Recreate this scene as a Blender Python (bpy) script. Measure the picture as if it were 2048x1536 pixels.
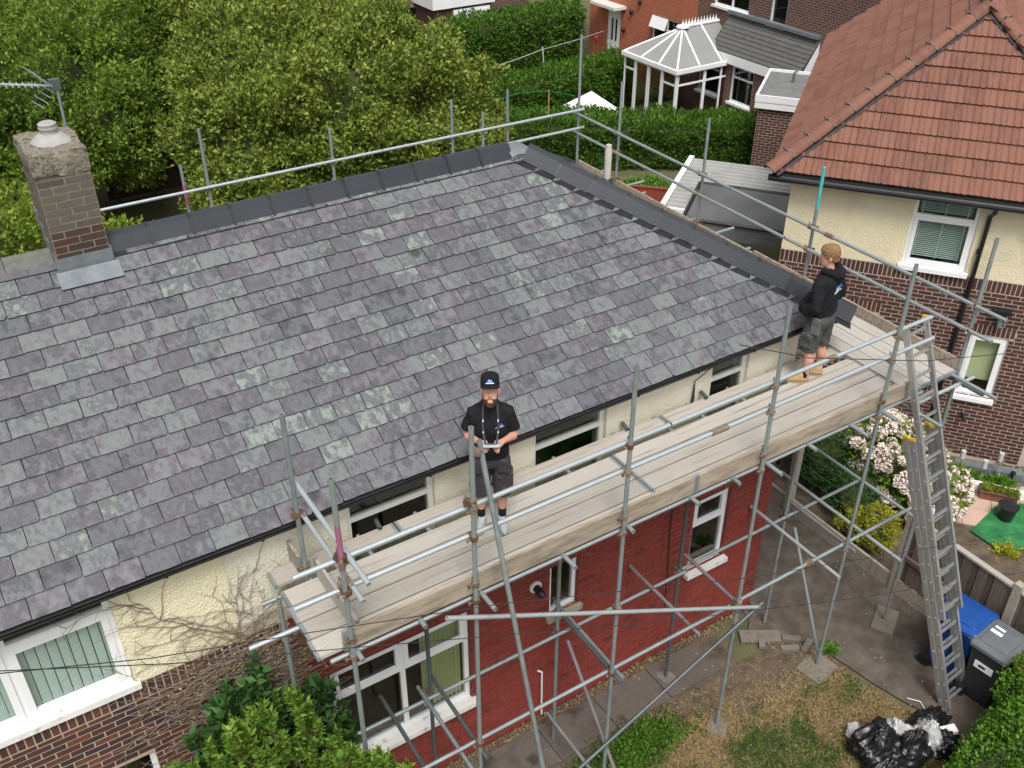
import bpy, math, random
import numpy as np
from mathutils import Vector, Matrix, noise
from mathutils.bvhtree import BVHTree
random.seed(7); RNG = np.random.default_rng(7)
for o in list(bpy.data.objects): bpy.data.objects.remove(o)
S = bpy.context.scene; COL = S.collection
# ---------------------------------------------------------------- camera, sky, sun, exposure
CAMH = 11.35; YAW = math.radians(32.393); PIT = math.radians(33.678); FPX = 2002.2
cd = bpy.data.cameras.new('camera'); cam = bpy.data.objects.new('camera', cd); COL.objects.link(cam)
cam.location = (0, 0, CAMH); cam.rotation_euler = (math.pi/2 - PIT, 0, -YAW)
cd.sensor_width = 36; cd.lens = FPX/2048*36; cd.clip_end = 600; cd.clip_start = .1
S.camera = cam
SUN_EL = math.radians(60); SUN_AZ = math.radians(205)      # azimuth clockwise from +Y
w = bpy.data.worlds.new('World'); S.world = w; w.use_nodes = True
nt = w.node_tree; nt.nodes.clear()
sky = nt.nodes.new('ShaderNodeTexSky'); sky.sky_type = 'NISHITA'; sky.sun_disc = False
sky.sun_elevation = SUN_EL; sky.sun_rotation = SUN_AZ; sky.dust_density = 4; sky.ozone_density = 1
hs = nt.nodes.new('ShaderNodeHueSaturation'); hs.inputs['Saturation'].default_value = .22
bg = nt.nodes.new('ShaderNodeBackground'); bg.inputs[1].default_value = .105
wo = nt.nodes.new('ShaderNodeOutputWorld')
nt.links.new(sky.outputs[0], hs.inputs['Color']); nt.links.new(hs.outputs[0], bg.inputs[0]); nt.links.new(bg.outputs[0], wo.inputs[0])
sd = bpy.data.lights.new('sun', 'SUN'); sd.energy = 1.5; sd.angle = math.radians(22); sd.color = (1, .97, .92)
sun = bpy.data.objects.new('sun', sd); COL.objects.link(sun)
sdir = Vector((math.sin(SUN_AZ)*math.cos(SUN_EL), math.cos(SUN_AZ)*math.cos(SUN_EL), math.sin(SUN_EL)))
sun.rotation_euler = sdir.to_track_quat('Z', 'Y').to_euler(); sun.location = (0, 0, 30)
S.view_settings.view_transform = 'Standard'; S.view_settings.look = 'None'
S.view_settings.exposure = .9; S.view_settings.gamma = 1
# ---------------------------------------------------------------- pixels to places
_f = np.array([math.sin(YAW)*math.cos(PIT), math.cos(YAW)*math.cos(PIT), -math.sin(PIT)])
_r = np.cross(_f, [0, 0, 1]); _r /= np.linalg.norm(_r); _u = np.cross(_r, _f); CAM = np.array([0, 0, CAMH])
def ray(x, y): return _f + _r*(x-1024)/FPX + _u*(768-y)/FPX
def onpl(x, y, n, d):
    r = ray(x, y); n = np.array(n, float); t = (d - n@CAM)/(n@r); return Vector(CAM + t*r)
def onz(x, y, z=0): return onpl(x, y, (0, 0, 1), z)
def ony(x, y, Y): return onpl(x, y, (0, 1, 0), Y)
def onx(x, y, X): return onpl(x, y, (1, 0, 0), X)
# ---------------------------------------------------------------- objects
WL = {}                                     # world location of every object that can be a parent
def V(*a): return Vector(a)
def tag(o, label=None, cat=None, group=None, kind=None):
    if label: o['label'] = label
    if cat: o['category'] = cat
    if group: o['group'] = group
    if kind: o['kind'] = kind
    return o
def link(o, parent=None, loc=(0, 0, 0)):
    loc = Vector(loc); WL[o.name] = loc
    if parent is not None:
        o.parent = parent; o.location = loc - WL[parent.name]
    else: o.location = loc
    return o
def thing(name, loc, label, cat, group=None):
    o = bpy.data.objects.new(name, None); COL.objects.link(o); o.empty_display_size = .2
    link(o, None, loc); return tag(o, label, cat, group)
def obj(name, me, mat=None, parent=None, loc=(0, 0, 0), rot=None, scale=None):
    o = bpy.data.objects.new(name, me); COL.objects.link(o); link(o, parent, loc)
    if mat is not None and len(me.materials) == 0: me.materials.append(mat)
    if rot is not None: o.rotation_euler = rot.to_3x3().to_euler()
    if scale is not None: o.scale = scale
    return o
class MB:
    def __init__(s): s.v = []; s.f = []
    def add(s, vs, fs, M=None):
        b = len(s.v)
        s.v += [tuple(M @ Vector(v)) for v in vs] if M is not None else [tuple(v) for v in vs]
        s.f += [tuple(i+b for i in f) for f in fs]; return s
    def box(s, a, b, M=None):
        x0, y0, z0 = a; x1, y1, z1 = b
        return s.add([(x0,y0,z0),(x1,y0,z0),(x1,y1,z0),(x0,y1,z0),(x0,y0,z1),(x1,y0,z1),(x1,y1,z1),(x0,y1,z1)],
                     [(0,3,2,1),(4,5,6,7),(0,1,5,4),(1,2,6,5),(2,3,7,6),(3,0,4,7)], M)
    def obox(s, c, ax, ay, az, hx, hy, hz):
        c = Vector(c); vs = []
        for k in (-1, 1):
            for i, j in ((-1,-1),(1,-1),(1,1),(-1,1)): vs.append(c + ax*i*hx + ay*j*hy + az*k*hz)
        return s.add(vs, [(0,3,2,1),(4,5,6,7),(0,1,5,4),(1,2,6,5),(2,3,7,6),(3,0,4,7)])
    def rings(s, rs, cap=True, close=True):
        b = len(s.v); n = len(rs[0])
        for r in rs: s.v += [tuple(p) for p in r]
        for i in range(len(rs)-1):
            for j in range(n if close else n-1):
                k = (j+1) % n; s.f.append((b+i*n+j, b+i*n+k, b+(i+1)*n+k, b+(i+1)*n+j))
        if cap and close:
            s.f.append(tuple(b+j for j in reversed(range(n)))); s.f.append(tuple(b+(len(rs)-1)*n+j for j in range(n)))
        return s
    def tube(s, pts, r, n=8, cap=True):
        pts = [Vector(p) for p in pts]
        if not hasattr(r, '__len__'): r = [r]*len(pts)
        rs = []; pa = None
        for i, p in enumerate(pts):
            d = (pts[min(i+1, len(pts)-1)] - pts[max(i-1, 0)])
            d = d.normalized() if d.length > 1e-9 else Vector((0,0,1))
            if pa is None: pa = d.orthogonal().normalized()
            pa = (pa - d*pa.dot(d)); pa = pa.normalized() if pa.length > 1e-6 else d.orthogonal().normalized()
            b = d.cross(pa); q = r[i] if hasattr(r[i], '__len__') else (r[i], r[i])
            rs.append([p + pa*math.cos(t)*q[0] + b*math.sin(t)*q[1] for t in [2*math.pi*k/n for k in range(n)]])
        return s.rings(rs, cap)
    def pipe(s, a, b, r=.0242, n=10, wall=.005):          # open scaffold tube with a visible bore
        a = Vector(a); b = Vector(b); d = (b-a).normalized(); e = .02
        rs = []; pa = d.orthogonal().normalized(); bb = d.cross(pa)
        for p, q in ((a+d*.08, r-wall), (a, r-wall), (a, r), (b, r), (b, r-wall), (b-d*.08, r-wall)):
            rs.append([p + pa*math.cos(t)*q + bb*math.sin(t)*q for t in [2*math.pi*k/n for k in range(n)]])
        return s.rings(rs, True)
    def plate(s, poly, z0, z1, M=None):
        n = len(poly); vs = [(x, y, z0) for x, y in poly] + [(x, y, z1) for x, y in poly]
        return s.add(vs, [tuple(reversed(range(n))), tuple(range(n, 2*n))] + [(i, (i+1) % n, n+(i+1) % n, n+i) for i in range(n)], M)
    def ellipsoid(s, c, r, nu=14, nv=10, M=None):
        vs = []; fs = []
        for i in range(1, nv):
            t = math.pi*i/nv
            for j in range(nu):
                p = 2*math.pi*j/nu; vs.append((c[0]+r[0]*math.sin(t)*math.cos(p), c[1]+r[1]*math.sin(t)*math.sin(p), c[2]+r[2]*math.cos(t)))
        a = len(vs); vs.append((c[0], c[1], c[2]+r[2])); vs.append((c[0], c[1], c[2]-r[2]))
        for i in range(nv-2):
            for j in range(nu): k = (j+1) % nu; fs.append((i*nu+j, (i+1)*nu+j, (i+1)*nu+k, i*nu+k))
        for j in range(nu): k = (j+1) % nu; fs.append((a, j, k)); fs.append((a+1, (nv-2)*nu+k, (nv-2)*nu+j))
        return s.add(vs, fs, M)
    def mesh(s, name, smooth=False):
        me = bpy.data.meshes.new(name); me.from_pydata(s.v, [], s.f); me.update()
        if smooth:
            me.polygons.foreach_set('use_smooth', [True]*len(me.polygons))
        return me
    def build(s, name, mat, parent=None, loc=None, smooth=False, angle=None):
        """mesh given in world coordinates; its origin moves to loc (default: base centre)"""
        a = np.array(s.v)
        if loc is None: loc = ((a[:,0].min()+a[:,0].max())/2, (a[:,1].min()+a[:,1].max())/2, a[:,2].min())
        s.v = [tuple(q) for q in (a - np.array(loc))]
        me = s.mesh(name, smooth)
        if angle: me.set_sharp_from_angle(angle=math.radians(angle))
        return obj(name, me, mat, parent, loc)
def frame(x, y, z):                          # 3x3 rotation from axes, as 4x4
    return Matrix((x, y, z)).transposed().to_4x4()
def at(loc, R): return Matrix.Translation(loc) @ R
# ---------------------------------------------------------------- materials
def N(nt, t, **kw):
    n = nt.nodes.new('ShaderNode'+t)
    for k, v in kw.items(): setattr(n, k, v)
    return n
def M(name, cols, rough=.7, scale=4, rnd=0., bump=0., bscale=None, metal=0, stretch=(1,1,1), spec=.4, detail=6, specks=None, coat=0, sss=0, coord='Object', contrast=1.0, trans=0):
    """cols: list of colours blended by noise (1-rnd) and by a per-piece random value (rnd)"""
    m = bpy.data.materials.new(name); m.use_nodes = True; t = m.node_tree; L = t.links.new
    p = t.nodes['Principled BSDF']; p.inputs['Roughness'].default_value = rough; p.inputs['Metallic'].default_value = metal
    p.inputs['Specular IOR Level'].default_value = spec; p.inputs['Coat Weight'].default_value = coat
    tc = N(t, 'TexCoord'); oi = N(t, 'ObjectInfo'); ge = N(t, 'NewGeometry')
    add = N(t, 'Math', operation='ADD'); L(oi.outputs['Random'], add.inputs[0]); L(ge.outputs['Random Per Island'], add.inputs[1])
    fr = N(t, 'Math', operation='FRACT'); L(add.outputs[0], fr.inputs[0])
    mp = N(t, 'Mapping'); mp.inputs['Scale'].default_value = stretch; L(tc.outputs[coord], mp.inputs['Vector'])
    if rnd > 0:
        mu = N(t, 'Math', operation='MULTIPLY'); mu.inputs[1].default_value = 37; L(fr.outputs[0], mu.inputs[0])
        L(mu.outputs[0], mp.inputs['Location'])
    no = N(t, 'TexNoise'); no.inputs['Scale'].default_value = scale; no.inputs['Detail'].default_value = detail; no.inputs['Roughness'].default_value = .62
    L(mp.outputs[0], no.inputs['Vector'])
    st = N(t, 'MapRange'); st.inputs[1].default_value = .5-.22/contrast; st.inputs[2].default_value = .5+.22/contrast; L(no.outputs['Fac'], st.inputs[0])
    mx = N(t, 'Mix'); mx.inputs[0].default_value = rnd; L(st.outputs[0], mx.inputs[2]); L(fr.outputs[0], mx.inputs[3])
    rp = N(t, 'ValToRGB'); e = rp.color_ramp.elements
    while len(e) < len(cols): e.new(.5)
    for i, c in enumerate(cols): e[i].position = i/max(1, len(cols)-1); e[i].color = (*c, 1)
    L(mx.outputs[0], rp.inputs[0]); out = rp.outputs[0]
    if specks:                                # (colour, scale, threshold)
        for c, sc, th in specks:
            vo = N(t, 'TexNoise'); vo.inputs['Scale'].default_value = sc; vo.inputs['Detail'].default_value = 3; L(mp.outputs[0], vo.inputs['Vector'])
            mr = N(t, 'MapRange'); mr.inputs[1].default_value = th; mr.inputs[2].default_value = th+.13; L(vo.outputs['Fac'], mr.inputs[0])
            mm = N(t, 'Mix', data_type='RGBA'); L(mr.outputs[0], mm.inputs[0]); L(out, mm.inputs[6]); mm.inputs[7].default_value = (*c, 1); out = mm.outputs[2]
    L(out, p.inputs['Base Color'])
    if bump:
        bn = N(t, 'TexNoise'); bn.inputs['Scale'].default_value = bscale or scale*4; bn.inputs['Detail'].default_value = 5; L(mp.outputs[0], bn.inputs['Vector'])
        bu = N(t, 'Bump'); bu.inputs['Strength'].default_value = bump; bu.inputs['Distance'].default_value = .02; L(bn.outputs['Fac'], bu.inputs['Height']); L(bu.outputs[0], p.inputs['Normal'])
    if trans:                                # thin leaves let light through
        tr = N(t, 'BsdfTranslucent'); L(out, tr.inputs[0]); ms = N(t, 'MixShader'); ms.inputs[0].default_value = trans
        L(p.outputs[0], ms.inputs[1]); L(tr.outputs[0], ms.inputs[2]); L(ms.outputs[0], t.nodes['Material Output'].inputs[0])
    return m
def glass(name, tint=(.75,.82,.8), refl=.12):
    m = bpy.data.materials.new(name); m.use_nodes = True; t = m.node_tree; t.nodes.remove(t.nodes['Principled BSDF']); L = t.links.new
    tr = N(t, 'BsdfTransparent'); tr.inputs[0].default_value = (*tint, 1); gl = N(t, 'BsdfGlossy'); gl.inputs['Roughness'].default_value = .03
    lw = N(t, 'LayerWeight'); lw.inputs[0].default_value = .5; pw = N(t, 'Math', operation='POWER'); pw.inputs[1].default_value = 4; L(lw.outputs['Facing'], pw.inputs[0])
    a = N(t, 'Math', operation='MULTIPLY_ADD'); a.inputs[1].default_value = 1-refl; a.inputs[2].default_value = refl*.5; L(pw.outputs[0], a.inputs[0])
    ms = N(t, 'MixShader'); L(a.outputs[0], ms.inputs[0]); L(tr.outputs[0], ms.inputs[1]); L(gl.outputs[0], ms.inputs[2]); L(ms.outputs[0], t.nodes['Material Output'].inputs[0])
    return m
MAT = {}
MAT['slate'] = M('slate', [(.036,.038,.045),(.056,.058,.067),(.1,.104,.113),(.078,.071,.083),(.13,.134,.142),(.06,.063,.072),(.118,.106,.12),(.142,.156,.153),(.085,.089,.098),(.21,.235,.21),(.095,.088,.099)], rough=.62, scale=9, rnd=.7, bump=.5, bscale=16, stretch=(1.2,.8,1), detail=9, specks=[((.3,.3,.29), 70, .74), ((.042,.042,.045), 3, .62), ((.15,.137,.115), 5, .7)], spec=.4, contrast=1.0)
MAT['slate_edge'] = M('slate_edge', [(.022,.022,.024),(.035,.034,.033)], rough=.9)  # dirty slate sides, darkened further to paint in the joint shadows
MAT['deck'] = M('roof_underlay', [(.02,.02,.022),(.03,.03,.03)], rough=.9)
MAT['ridge'] = M('ridge_tile_grey', [(.02,.023,.028),(.032,.036,.043)], rough=.42, scale=3, rnd=.35, bump=.08, spec=.3)
MAT['ridge_old'] = M('ridge_tile_old', [(.07,.07,.068),(.13,.13,.12),(.09,.1,.06)], rough=.85, scale=9, bump=.3)
MAT['black'] = M('black_plastic', [(.012,.012,.014),(.02,.02,.024)], rough=.35, scale=5)
MAT['lead'] = M('lead', [(.12,.135,.15),(.2,.22,.235)], rough=.5, scale=5, bump=.15, bscale=12, metal=.2)
MAT['render'] = M('cream_roughcast', [(.6,.56,.44),(.72,.68,.56)], rough=.9, scale=1.6, bump=.9, bscale=42, detail=8, specks=[((.46,.42,.33), 1.3, .56)])
MAT['render_y'] = M('yellow_roughcast', [(.62,.56,.37),(.74,.68,.48),(.7,.64,.43)], rough=.9, scale=1.6, bump=.9, bscale=42, detail=8, specks=[((.36,.33,.2), 2.5, .66)])
MAT['render_n'] = M('pale_yellow_roughcast', [(.64,.57,.38),(.74,.67,.47)], rough=.9, scale=1.2, bump=.8, bscale=36, detail=8, specks=[((.52,.46,.32), 1.1, .56)])
MAT['mortar'] = M('mortar', [(.36,.28,.2),(.46,.37,.27)], rough=.95, scale=8, bump=.3)
MAT['mortar_p'] = M('pale_mortar', [(.42,.33,.27),(.52,.43,.36)], rough=.95, scale=8, bump=.3)
MAT['mortar_d'] = M('sooty_mortar', [(.15,.125,.095),(.27,.22,.17)], rough=.95, scale=8, bump=.3)
MAT['brick'] = M('brown_brick', [(.022,.02,.027),(.085,.034,.028),(.05,.025,.025),(.15,.055,.03),(.07,.034,.028),(.03,.024,.03),(.11,.042,.03)], rough=.85, scale=14, rnd=.75, bump=.35, bscale=40)
MAT['brick_s'] = M('sooty_lichen_brick', [(.06,.05,.04),(.1,.085,.067),(.14,.122,.098),(.08,.064,.05)], rough=.95, scale=12, rnd=.5, bump=.6, bscale=40, specks=[((.22,.21,.18), 18, .6), ((.3,.22,.06), 5, .76)])
MAT['brick_n'] = M('dark_brown_brick', [(.034,.021,.021),(.075,.032,.027),(.055,.026,.024),(.1,.04,.03),(.042,.025,.024)], rough=.85, scale=14, rnd=.75, bump=.35, bscale=40)
MAT['brick_c'] = M('chimney_brick', [(.03,.024,.022),(.06,.046,.036),(.08,.034,.026),(.045,.035,.028),(.1,.042,.03)], rough=.9, scale=12, rnd=.6, bump=.5, bscale=40, specks=[((.3,.29,.25), 30, .68), ((.3,.2,.04), 5, .76)])
MAT['redwall'] = M('red_painted_brick', [(.165,.033,.026),(.21,.04,.031),(.25,.05,.038)], rough=.5, scale=3, rnd=.35, bump=.4, bscale=25, specks=[((.11,.03,.026), 2.2, .57), ((.4,.16,.13), 6, .72)], coord='Object')
MAT['redmortar'] = M('red_painted_mortar', [(.13,.028,.023),(.165,.033,.027)], rough=.7, scale=6, bump=.3, specks=[((.4,.27,.24), 7, .66)])
MAT['upvc'] = M('white_upvc', [(.72,.73,.74),(.8,.8,.81)], rough=.35, scale=2, spec=.5)
MAT['upvc_old'] = M('cream_upvc', [(.6,.6,.56),(.7,.7,.66)], rough=.45, scale=3)
MAT['sill'] = M('peeling_sill', [(.62,.61,.57),(.72,.72,.69)], rough=.7, scale=6, specks=[((.36,.33,.28), 8, .62)])
MAT['glass'] = glass('window_glass', (.88,.92,.905), .12)
MAT['glass_d'] = glass('dark_window_glass', (.78,.82,.8), .1)
MAT['glass_c'] = glass('conservatory_glass', (.55,.56,.54), .5)
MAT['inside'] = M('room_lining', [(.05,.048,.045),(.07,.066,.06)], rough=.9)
MAT['blind'] = M('vertical_blind', [(.68,.75,.71),(.76,.82,.785)], rough=.7, scale=3, rnd=.6)
MAT['venetian'] = M('venetian_blind', [(.5,.58,.55),(.6,.68,.65)], rough=.5, rnd=.4)
MAT['curtain'] = M('curtain', [(.6,.6,.32),(.72,.7,.42)], rough=.85, scale=9, stretch=(8,8,.4))
MAT['galv'] = M('galvanised_tube', [(.17,.2,.205),(.31,.35,.355),(.24,.28,.285)], rough=.5, scale=5, metal=.5, rnd=.55, bump=.05, specks=[((.15,.1,.07), 5, .72)], spec=.5)
MAT['galv_b'] = M('bright_tube', [(.36,.4,.415),(.47,.51,.525)], rough=.42, scale=5, metal=.45, rnd=.4)
MAT['galv_d'] = M('dark_tube', [(.07,.085,.09),(.13,.15,.155)], rough=.5, scale=5, metal=.4, rnd=.5)
MAT['galv_p'] = M('purple_painted_tube', [(.18,.15,.17),(.27,.24,.26)], rough=.5, scale=5, metal=.3)
MAT['pink'] = M('pink_paint', [(.24,.05,.13),(.3,.1,.18),(.2,.18,.2)], rough=.6, scale=25)
MAT['teal'] = M('teal_paint', [(.05,.32,.31),(.1,.4,.38)], rough=.55, scale=9, specks=[((.3,.34,.34), 12, .66)])
MAT['rust'] = M('rusty_coupler', [(.06,.035,.025),(.14,.075,.045),(.24,.19,.14),(.09,.05,.035)], rough=.75, scale=25, metal=.3, rnd=.6)
MAT['plank'] = M('weathered_plank', [(.3,.272,.235),(.37,.338,.295),(.42,.388,.345),(.34,.31,.27)], rough=.85, scale=6, rnd=.62, bump=.25, bscale=14, stretch=(.35,12,12), specks=[((.17,.14,.11), 4, .62), ((.22,.19,.16), 1.3, .6)])
MAT['plank_y'] = M('weathered_plank_across', [(.31,.283,.25),(.37,.342,.305),(.42,.39,.352)], rough=.85, scale=6, rnd=.6, bump=.25, bscale=14, stretch=(12,.35,12), specks=[((.17,.14,.11), 4, .62), ((.24,.21,.18), 1.3, .6)])
MAT['oldwood'] = M('grey_old_board', [(.1,.085,.068),(.17,.148,.122),(.13,.11,.09)], rough=.95, scale=6, rnd=.3, bump=.4)
MAT['toe'] = M('stained_toe_board', [(.17,.14,.1),(.3,.25,.19),(.4,.35,.28)], rough=.88, scale=4, rnd=.2, bump=.3, bscale=16, stretch=(.6,6,3), contrast=1.3)
MAT['alu'] = M('aluminium', [(.42,.43,.44),(.56,.57,.58)], rough=.34, scale=6, metal=.7, stretch=(3,3,.5), rnd=.2)
MAT['yellow'] = M('yellow_plastic', [(.6,.4,.03),(.7,.5,.06)], rough=.5)
MAT['tile'] = M('terracotta_tile', [(.1,.045,.032),(.155,.068,.046),(.195,.086,.058),(.125,.075,.056)], rough=.8, scale=5, rnd=.45, bump=.25, bscale=30, stretch=(4,1,1), specks=[((.15,.09,.075), 5, .64), ((.5,.48,.44), 28, .77)])
MAT['tile_dk'] = M('grey_concrete_tile', [(.07,.068,.064),(.12,.117,.11)], rough=.85, scale=6, rnd=.3, specks=[((.5,.5,.48), 9, .73)])
MAT['concrete'] = M('concrete', [(.22,.19,.155),(.34,.3,.25),(.28,.25,.2)], rough=.92, scale=7, bump=.4, bscale=30, specks=[((.14,.12,.09), 5, .65)])
MAT['cap'] = M('mossy_cement', [(.1,.085,.06),(.22,.195,.155),(.055,.045,.03)], rough=.95, scale=12, bump=1, bscale=30, contrast=1.4)
MAT['cement'] = M('cement_fillet', [(.27,.26,.24),(.36,.35,.33)], rough=.9, scale=10, bump=.4)
MAT['asphalt'] = M('worn_asphalt', [(.055,.044,.035),(.095,.078,.062),(.14,.117,.095)], rough=.95, scale=3.5, bump=.5, bscale=60, specks=[((.24,.23,.2), 55, .73), ((.055,.043,.034), 1.6, .6)])
MAT['slab'] = M('dirty_path_slab', [(.06,.05,.042),(.11,.092,.078),(.085,.072,.06)], rough=.93, scale=4, rnd=.3, bump=.4, bscale=50, specks=[((.045,.035,.028), 3, .6)])
MAT['soil'] = M('dry_soil', [(.05,.036,.026),(.1,.075,.052),(.15,.115,.08)], rough=.97, scale=5, bump=.8, bscale=40, specks=[((.34,.3,.25), 45, .73)])
MAT['ground'] = M('garden_ground', [(.06,.07,.03),(.11,.1,.05),(.09,.11,.035)], rough=.97, scale=1.2, bump=.6, bscale=30)
MAT['patio'] = M('pink_patio', [(.42,.28,.23),(.52,.36,.29)], rough=.85, scale=3, rnd=.3)
MAT['turf'] = M('artificial_grass', [(.01,.09,.03),(.02,.17,.05),(.05,.24,.09)], rough=.8, scale=4, bump=.8, bscale=90, contrast=1.2)
MAT['wood_d'] = M('weathered_fence_wood', [(.05,.038,.03),(.11,.085,.066),(.18,.145,.115)], rough=.9, scale=4, rnd=.5, bump=.4, stretch=(9,9,.6))
MAT['wood_b'] = M('brown_fence_wood', [(.06,.035,.02),(.11,.065,.038)], rough=.9, scale=4, rnd=.5, stretch=(1,1,9))
MAT['red_fence'] = M('red_stained_fence', [(.22,.04,.025),(.3,.06,.035)], rough=.8, scale=5, rnd=.3)
MAT['orange'] = M('orange_brick_far', [(.3,.085,.04),(.37,.11,.055)], rough=.9, scale=30)
MAT['bark'] = M('bark', [(.06,.045,.03),(.12,.09,.065)], rough=.95, scale=10, bump=.6, stretch=(4,4,1))
MAT['twig'] = M('dead_vine', [(.11,.075,.055),(.22,.165,.13),(.3,.24,.19)], rough=.95, scale=3, rnd=.6)
def leafmat(n, cols, sc=.5, rnd=.5, tr=.25): return M(n, cols, rough=.55, scale=sc, rnd=rnd, spec=.3, detail=3, trans=tr)
MAT['lf_oliv'] = leafmat('olive_foliage', [(.05,.1,.018),(.1,.165,.025),(.175,.235,.034),(.27,.3,.05),(.39,.36,.085)], .6, .45, .22)
MAT['lf_mid'] = leafmat('green_foliage', [(.07,.15,.024),(.13,.225,.03),(.21,.3,.04),(.33,.38,.07)], .5, .6, .4)
MAT['lf_lime'] = leafmat('lime_foliage', [(.1,.18,.02),(.18,.27,.03),(.27,.34,.05),(.38,.4,.11)], .6, .6, .4)
MAT['lf_hedge'] = leafmat('hedge_foliage', [(.04,.11,.016),(.08,.18,.022),(.13,.26,.03),(.19,.32,.045)], .7, .6, .45)
MAT['lf_hedge2'] = leafmat('bright_hedge_foliage', [(.08,.2,.02),(.13,.28,.03),(.19,.36,.045)], .9, .65, .4)
MAT['lf_dark'] = leafmat('dark_glossy_foliage', [(.022,.065,.018),(.045,.115,.027),(.075,.16,.037)], 1, .6, .25)
MAT['lf_priv'] = leafmat('privet_foliage', [(.06,.15,.022),(.12,.25,.032),(.2,.32,.042),(.38,.38,.075)], 1.2, .5, .35)
MAT['lf_yel'] = leafmat('golden_foliage', [(.36,.38,.03),(.55,.52,.05)], 2, .6, .45)
MAT['core'] = M('shaded_inner_foliage', [(.03,.045,.012),(.05,.07,.016)], rough=.95, scale=6, bump=1, bscale=14)  # solid filling; the shade between leaf clumps is put into its dark colour
MAT['petal'] = M('hydrangea_petal', [(.62,.45,.45),(.75,.66,.6),(.7,.6,.5),(.8,.74,.7)], rough=.7, scale=6, rnd=.7)
MAT['grass'] = leafmat('lawn_grass', [(.045,.1,.018),(.09,.13,.025),(.24,.18,.07),(.34,.25,.11),(.14,.15,.035)], .8, .35)
MAT['straw'] = leafmat('dry_grass', [(.3,.21,.09),(.42,.31,.15),(.2,.14,.06)], .8, .7)
MAT['skin'] = M('skin', [(.46,.23,.16),(.52,.27,.19)], rough=.55, scale=8, spec=.35)
MAT['tee'] = M('black_cotton', [(.008,.008,.01),(.014,.014,.017)], rough=.9, scale=8, bump=.3, bscale=20, spec=.2)
MAT['shorts'] = M('charcoal_work_cloth', [(.035,.032,.036),(.055,.05,.054)], rough=.9, scale=9, bump=.5, bscale=14, spec=.2)
MAT['shorts2'] = M('grey_work_cloth', [(.05,.055,.052),(.08,.083,.075)], rough=.9, scale=9, bump=.5, bscale=14, spec=.2)
MAT['pocket'] = M('pocket_cloth', [(.1,.105,.105),(.14,.145,.145)], rough=.9, scale=9)
MAT['hair_d'] = M('dark_beard', [(.03,.016,.01),(.06,.032,.02)], rough=.8, scale=60)
MAT['hair_b'] = M('sandy_hair', [(.16,.085,.035),(.26,.145,.065)], rough=.7, scale=40, stretch=(1,1,.2), bump=.6, bscale=60)
MAT['trainer'] = M('grey_trainer', [(.26,.29,.3),(.36,.39,.4)], rough=.7, scale=9)
MAT['boot'] = M('tan_suede', [(.34,.22,.11),(.45,.3,.16)], rough=.9, scale=9)
MAT['sole'] = M('rubber_sole', [(.3,.24,.16),(.36,.3,.2)], rough=.8)
MAT['logo_w'] = M('white_print', [(.6,.62,.66),(.68,.7,.74)], rough=.8)
MAT['logo_b'] = M('blue_print', [(.03,.08,.4),(.06,.14,.5)], rough=.8)
MAT['ctrl'] = M('grey_controller', [(.3,.32,.34),(.38,.4,.42)], rough=.45)
MAT['screen'] = M('tinted_screen', [(.1,.14,.16),(.14,.18,.2)], rough=.15)
MAT['bag'] = M('black_bin_liner', [(.008,.008,.009),(.014,.014,.016)], rough=.33, spec=.5, scale=6, bump=.35, bscale=9)
MAT['bag_w'] = M('clear_plastic_bag', [(.36,.36,.35),(.55,.55,.54)], rough=.35, scale=6, bump=.5, bscale=12)
MAT['bin_blue'] = M('blue_bin', [(.008,.05,.22),(.012,.065,.27)], rough=.42, scale=6)
MAT['bin_grey'] = M('grey_bin_lid', [(.1,.11,.12),(.13,.14,.15)], rough=.5, scale=6)
MAT['bin_dk'] = M('charcoal_bin', [(.022,.025,.028),(.032,.035,.038)], rough=.5, scale=6)
MAT['bin_red'] = M('red_bin', [(.3,.02,.03),(.36,.03,.04)], rough=.45)
MAT['wire'] = M('cable', [(.02,.02,.022),(.03,.03,.032)], rough=.6)
MAT['wire_p'] = M('pale_line', [(.4,.42,.42),(.5,.52,.52)], rough=.6)
MAT['pipe'] = M('grey_vent_pipe', [(.36,.34,.3),(.45,.43,.38)], rough=.7, scale=5)
MAT['white'] = M('white_sheet', [(.72,.72,.72),(.82,.82,.82)], rough=.6, scale=3)
MAT['poly'] = M('conservatory_sheet', [(.22,.22,.21),(.27,.27,.26)], rough=.4, scale=1)
MAT['corr'] = M('corrugated_sheet', [(.26,.26,.245),(.36,.36,.345),(.32,.3,.27)], rough=.5, scale=1.5, stretch=(1,1,1), specks=[((.2,.13,.09), 1.4, .7)])
MAT['smoke'] = M('smoked_sheet', [(.055,.056,.058),(.09,.09,.09),(.12,.115,.105)], rough=.28, scale=.9, spec=.5, contrast=1.2)
MAT['felt'] = M('roof_felt', [(.12,.125,.125),(.19,.195,.19)], rough=.95, scale=3, specks=[((.2,.13,.1), 2.5, .66)])
MAT['reed'] = M('dry_reed', [(.36,.25,.1),(.5,.37,.17)], rough=.9, rnd=.8)
MAT['paper'] = M('label_paper', [(.7,.7,.7),(.76,.76,.76)], rough=.7)
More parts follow.
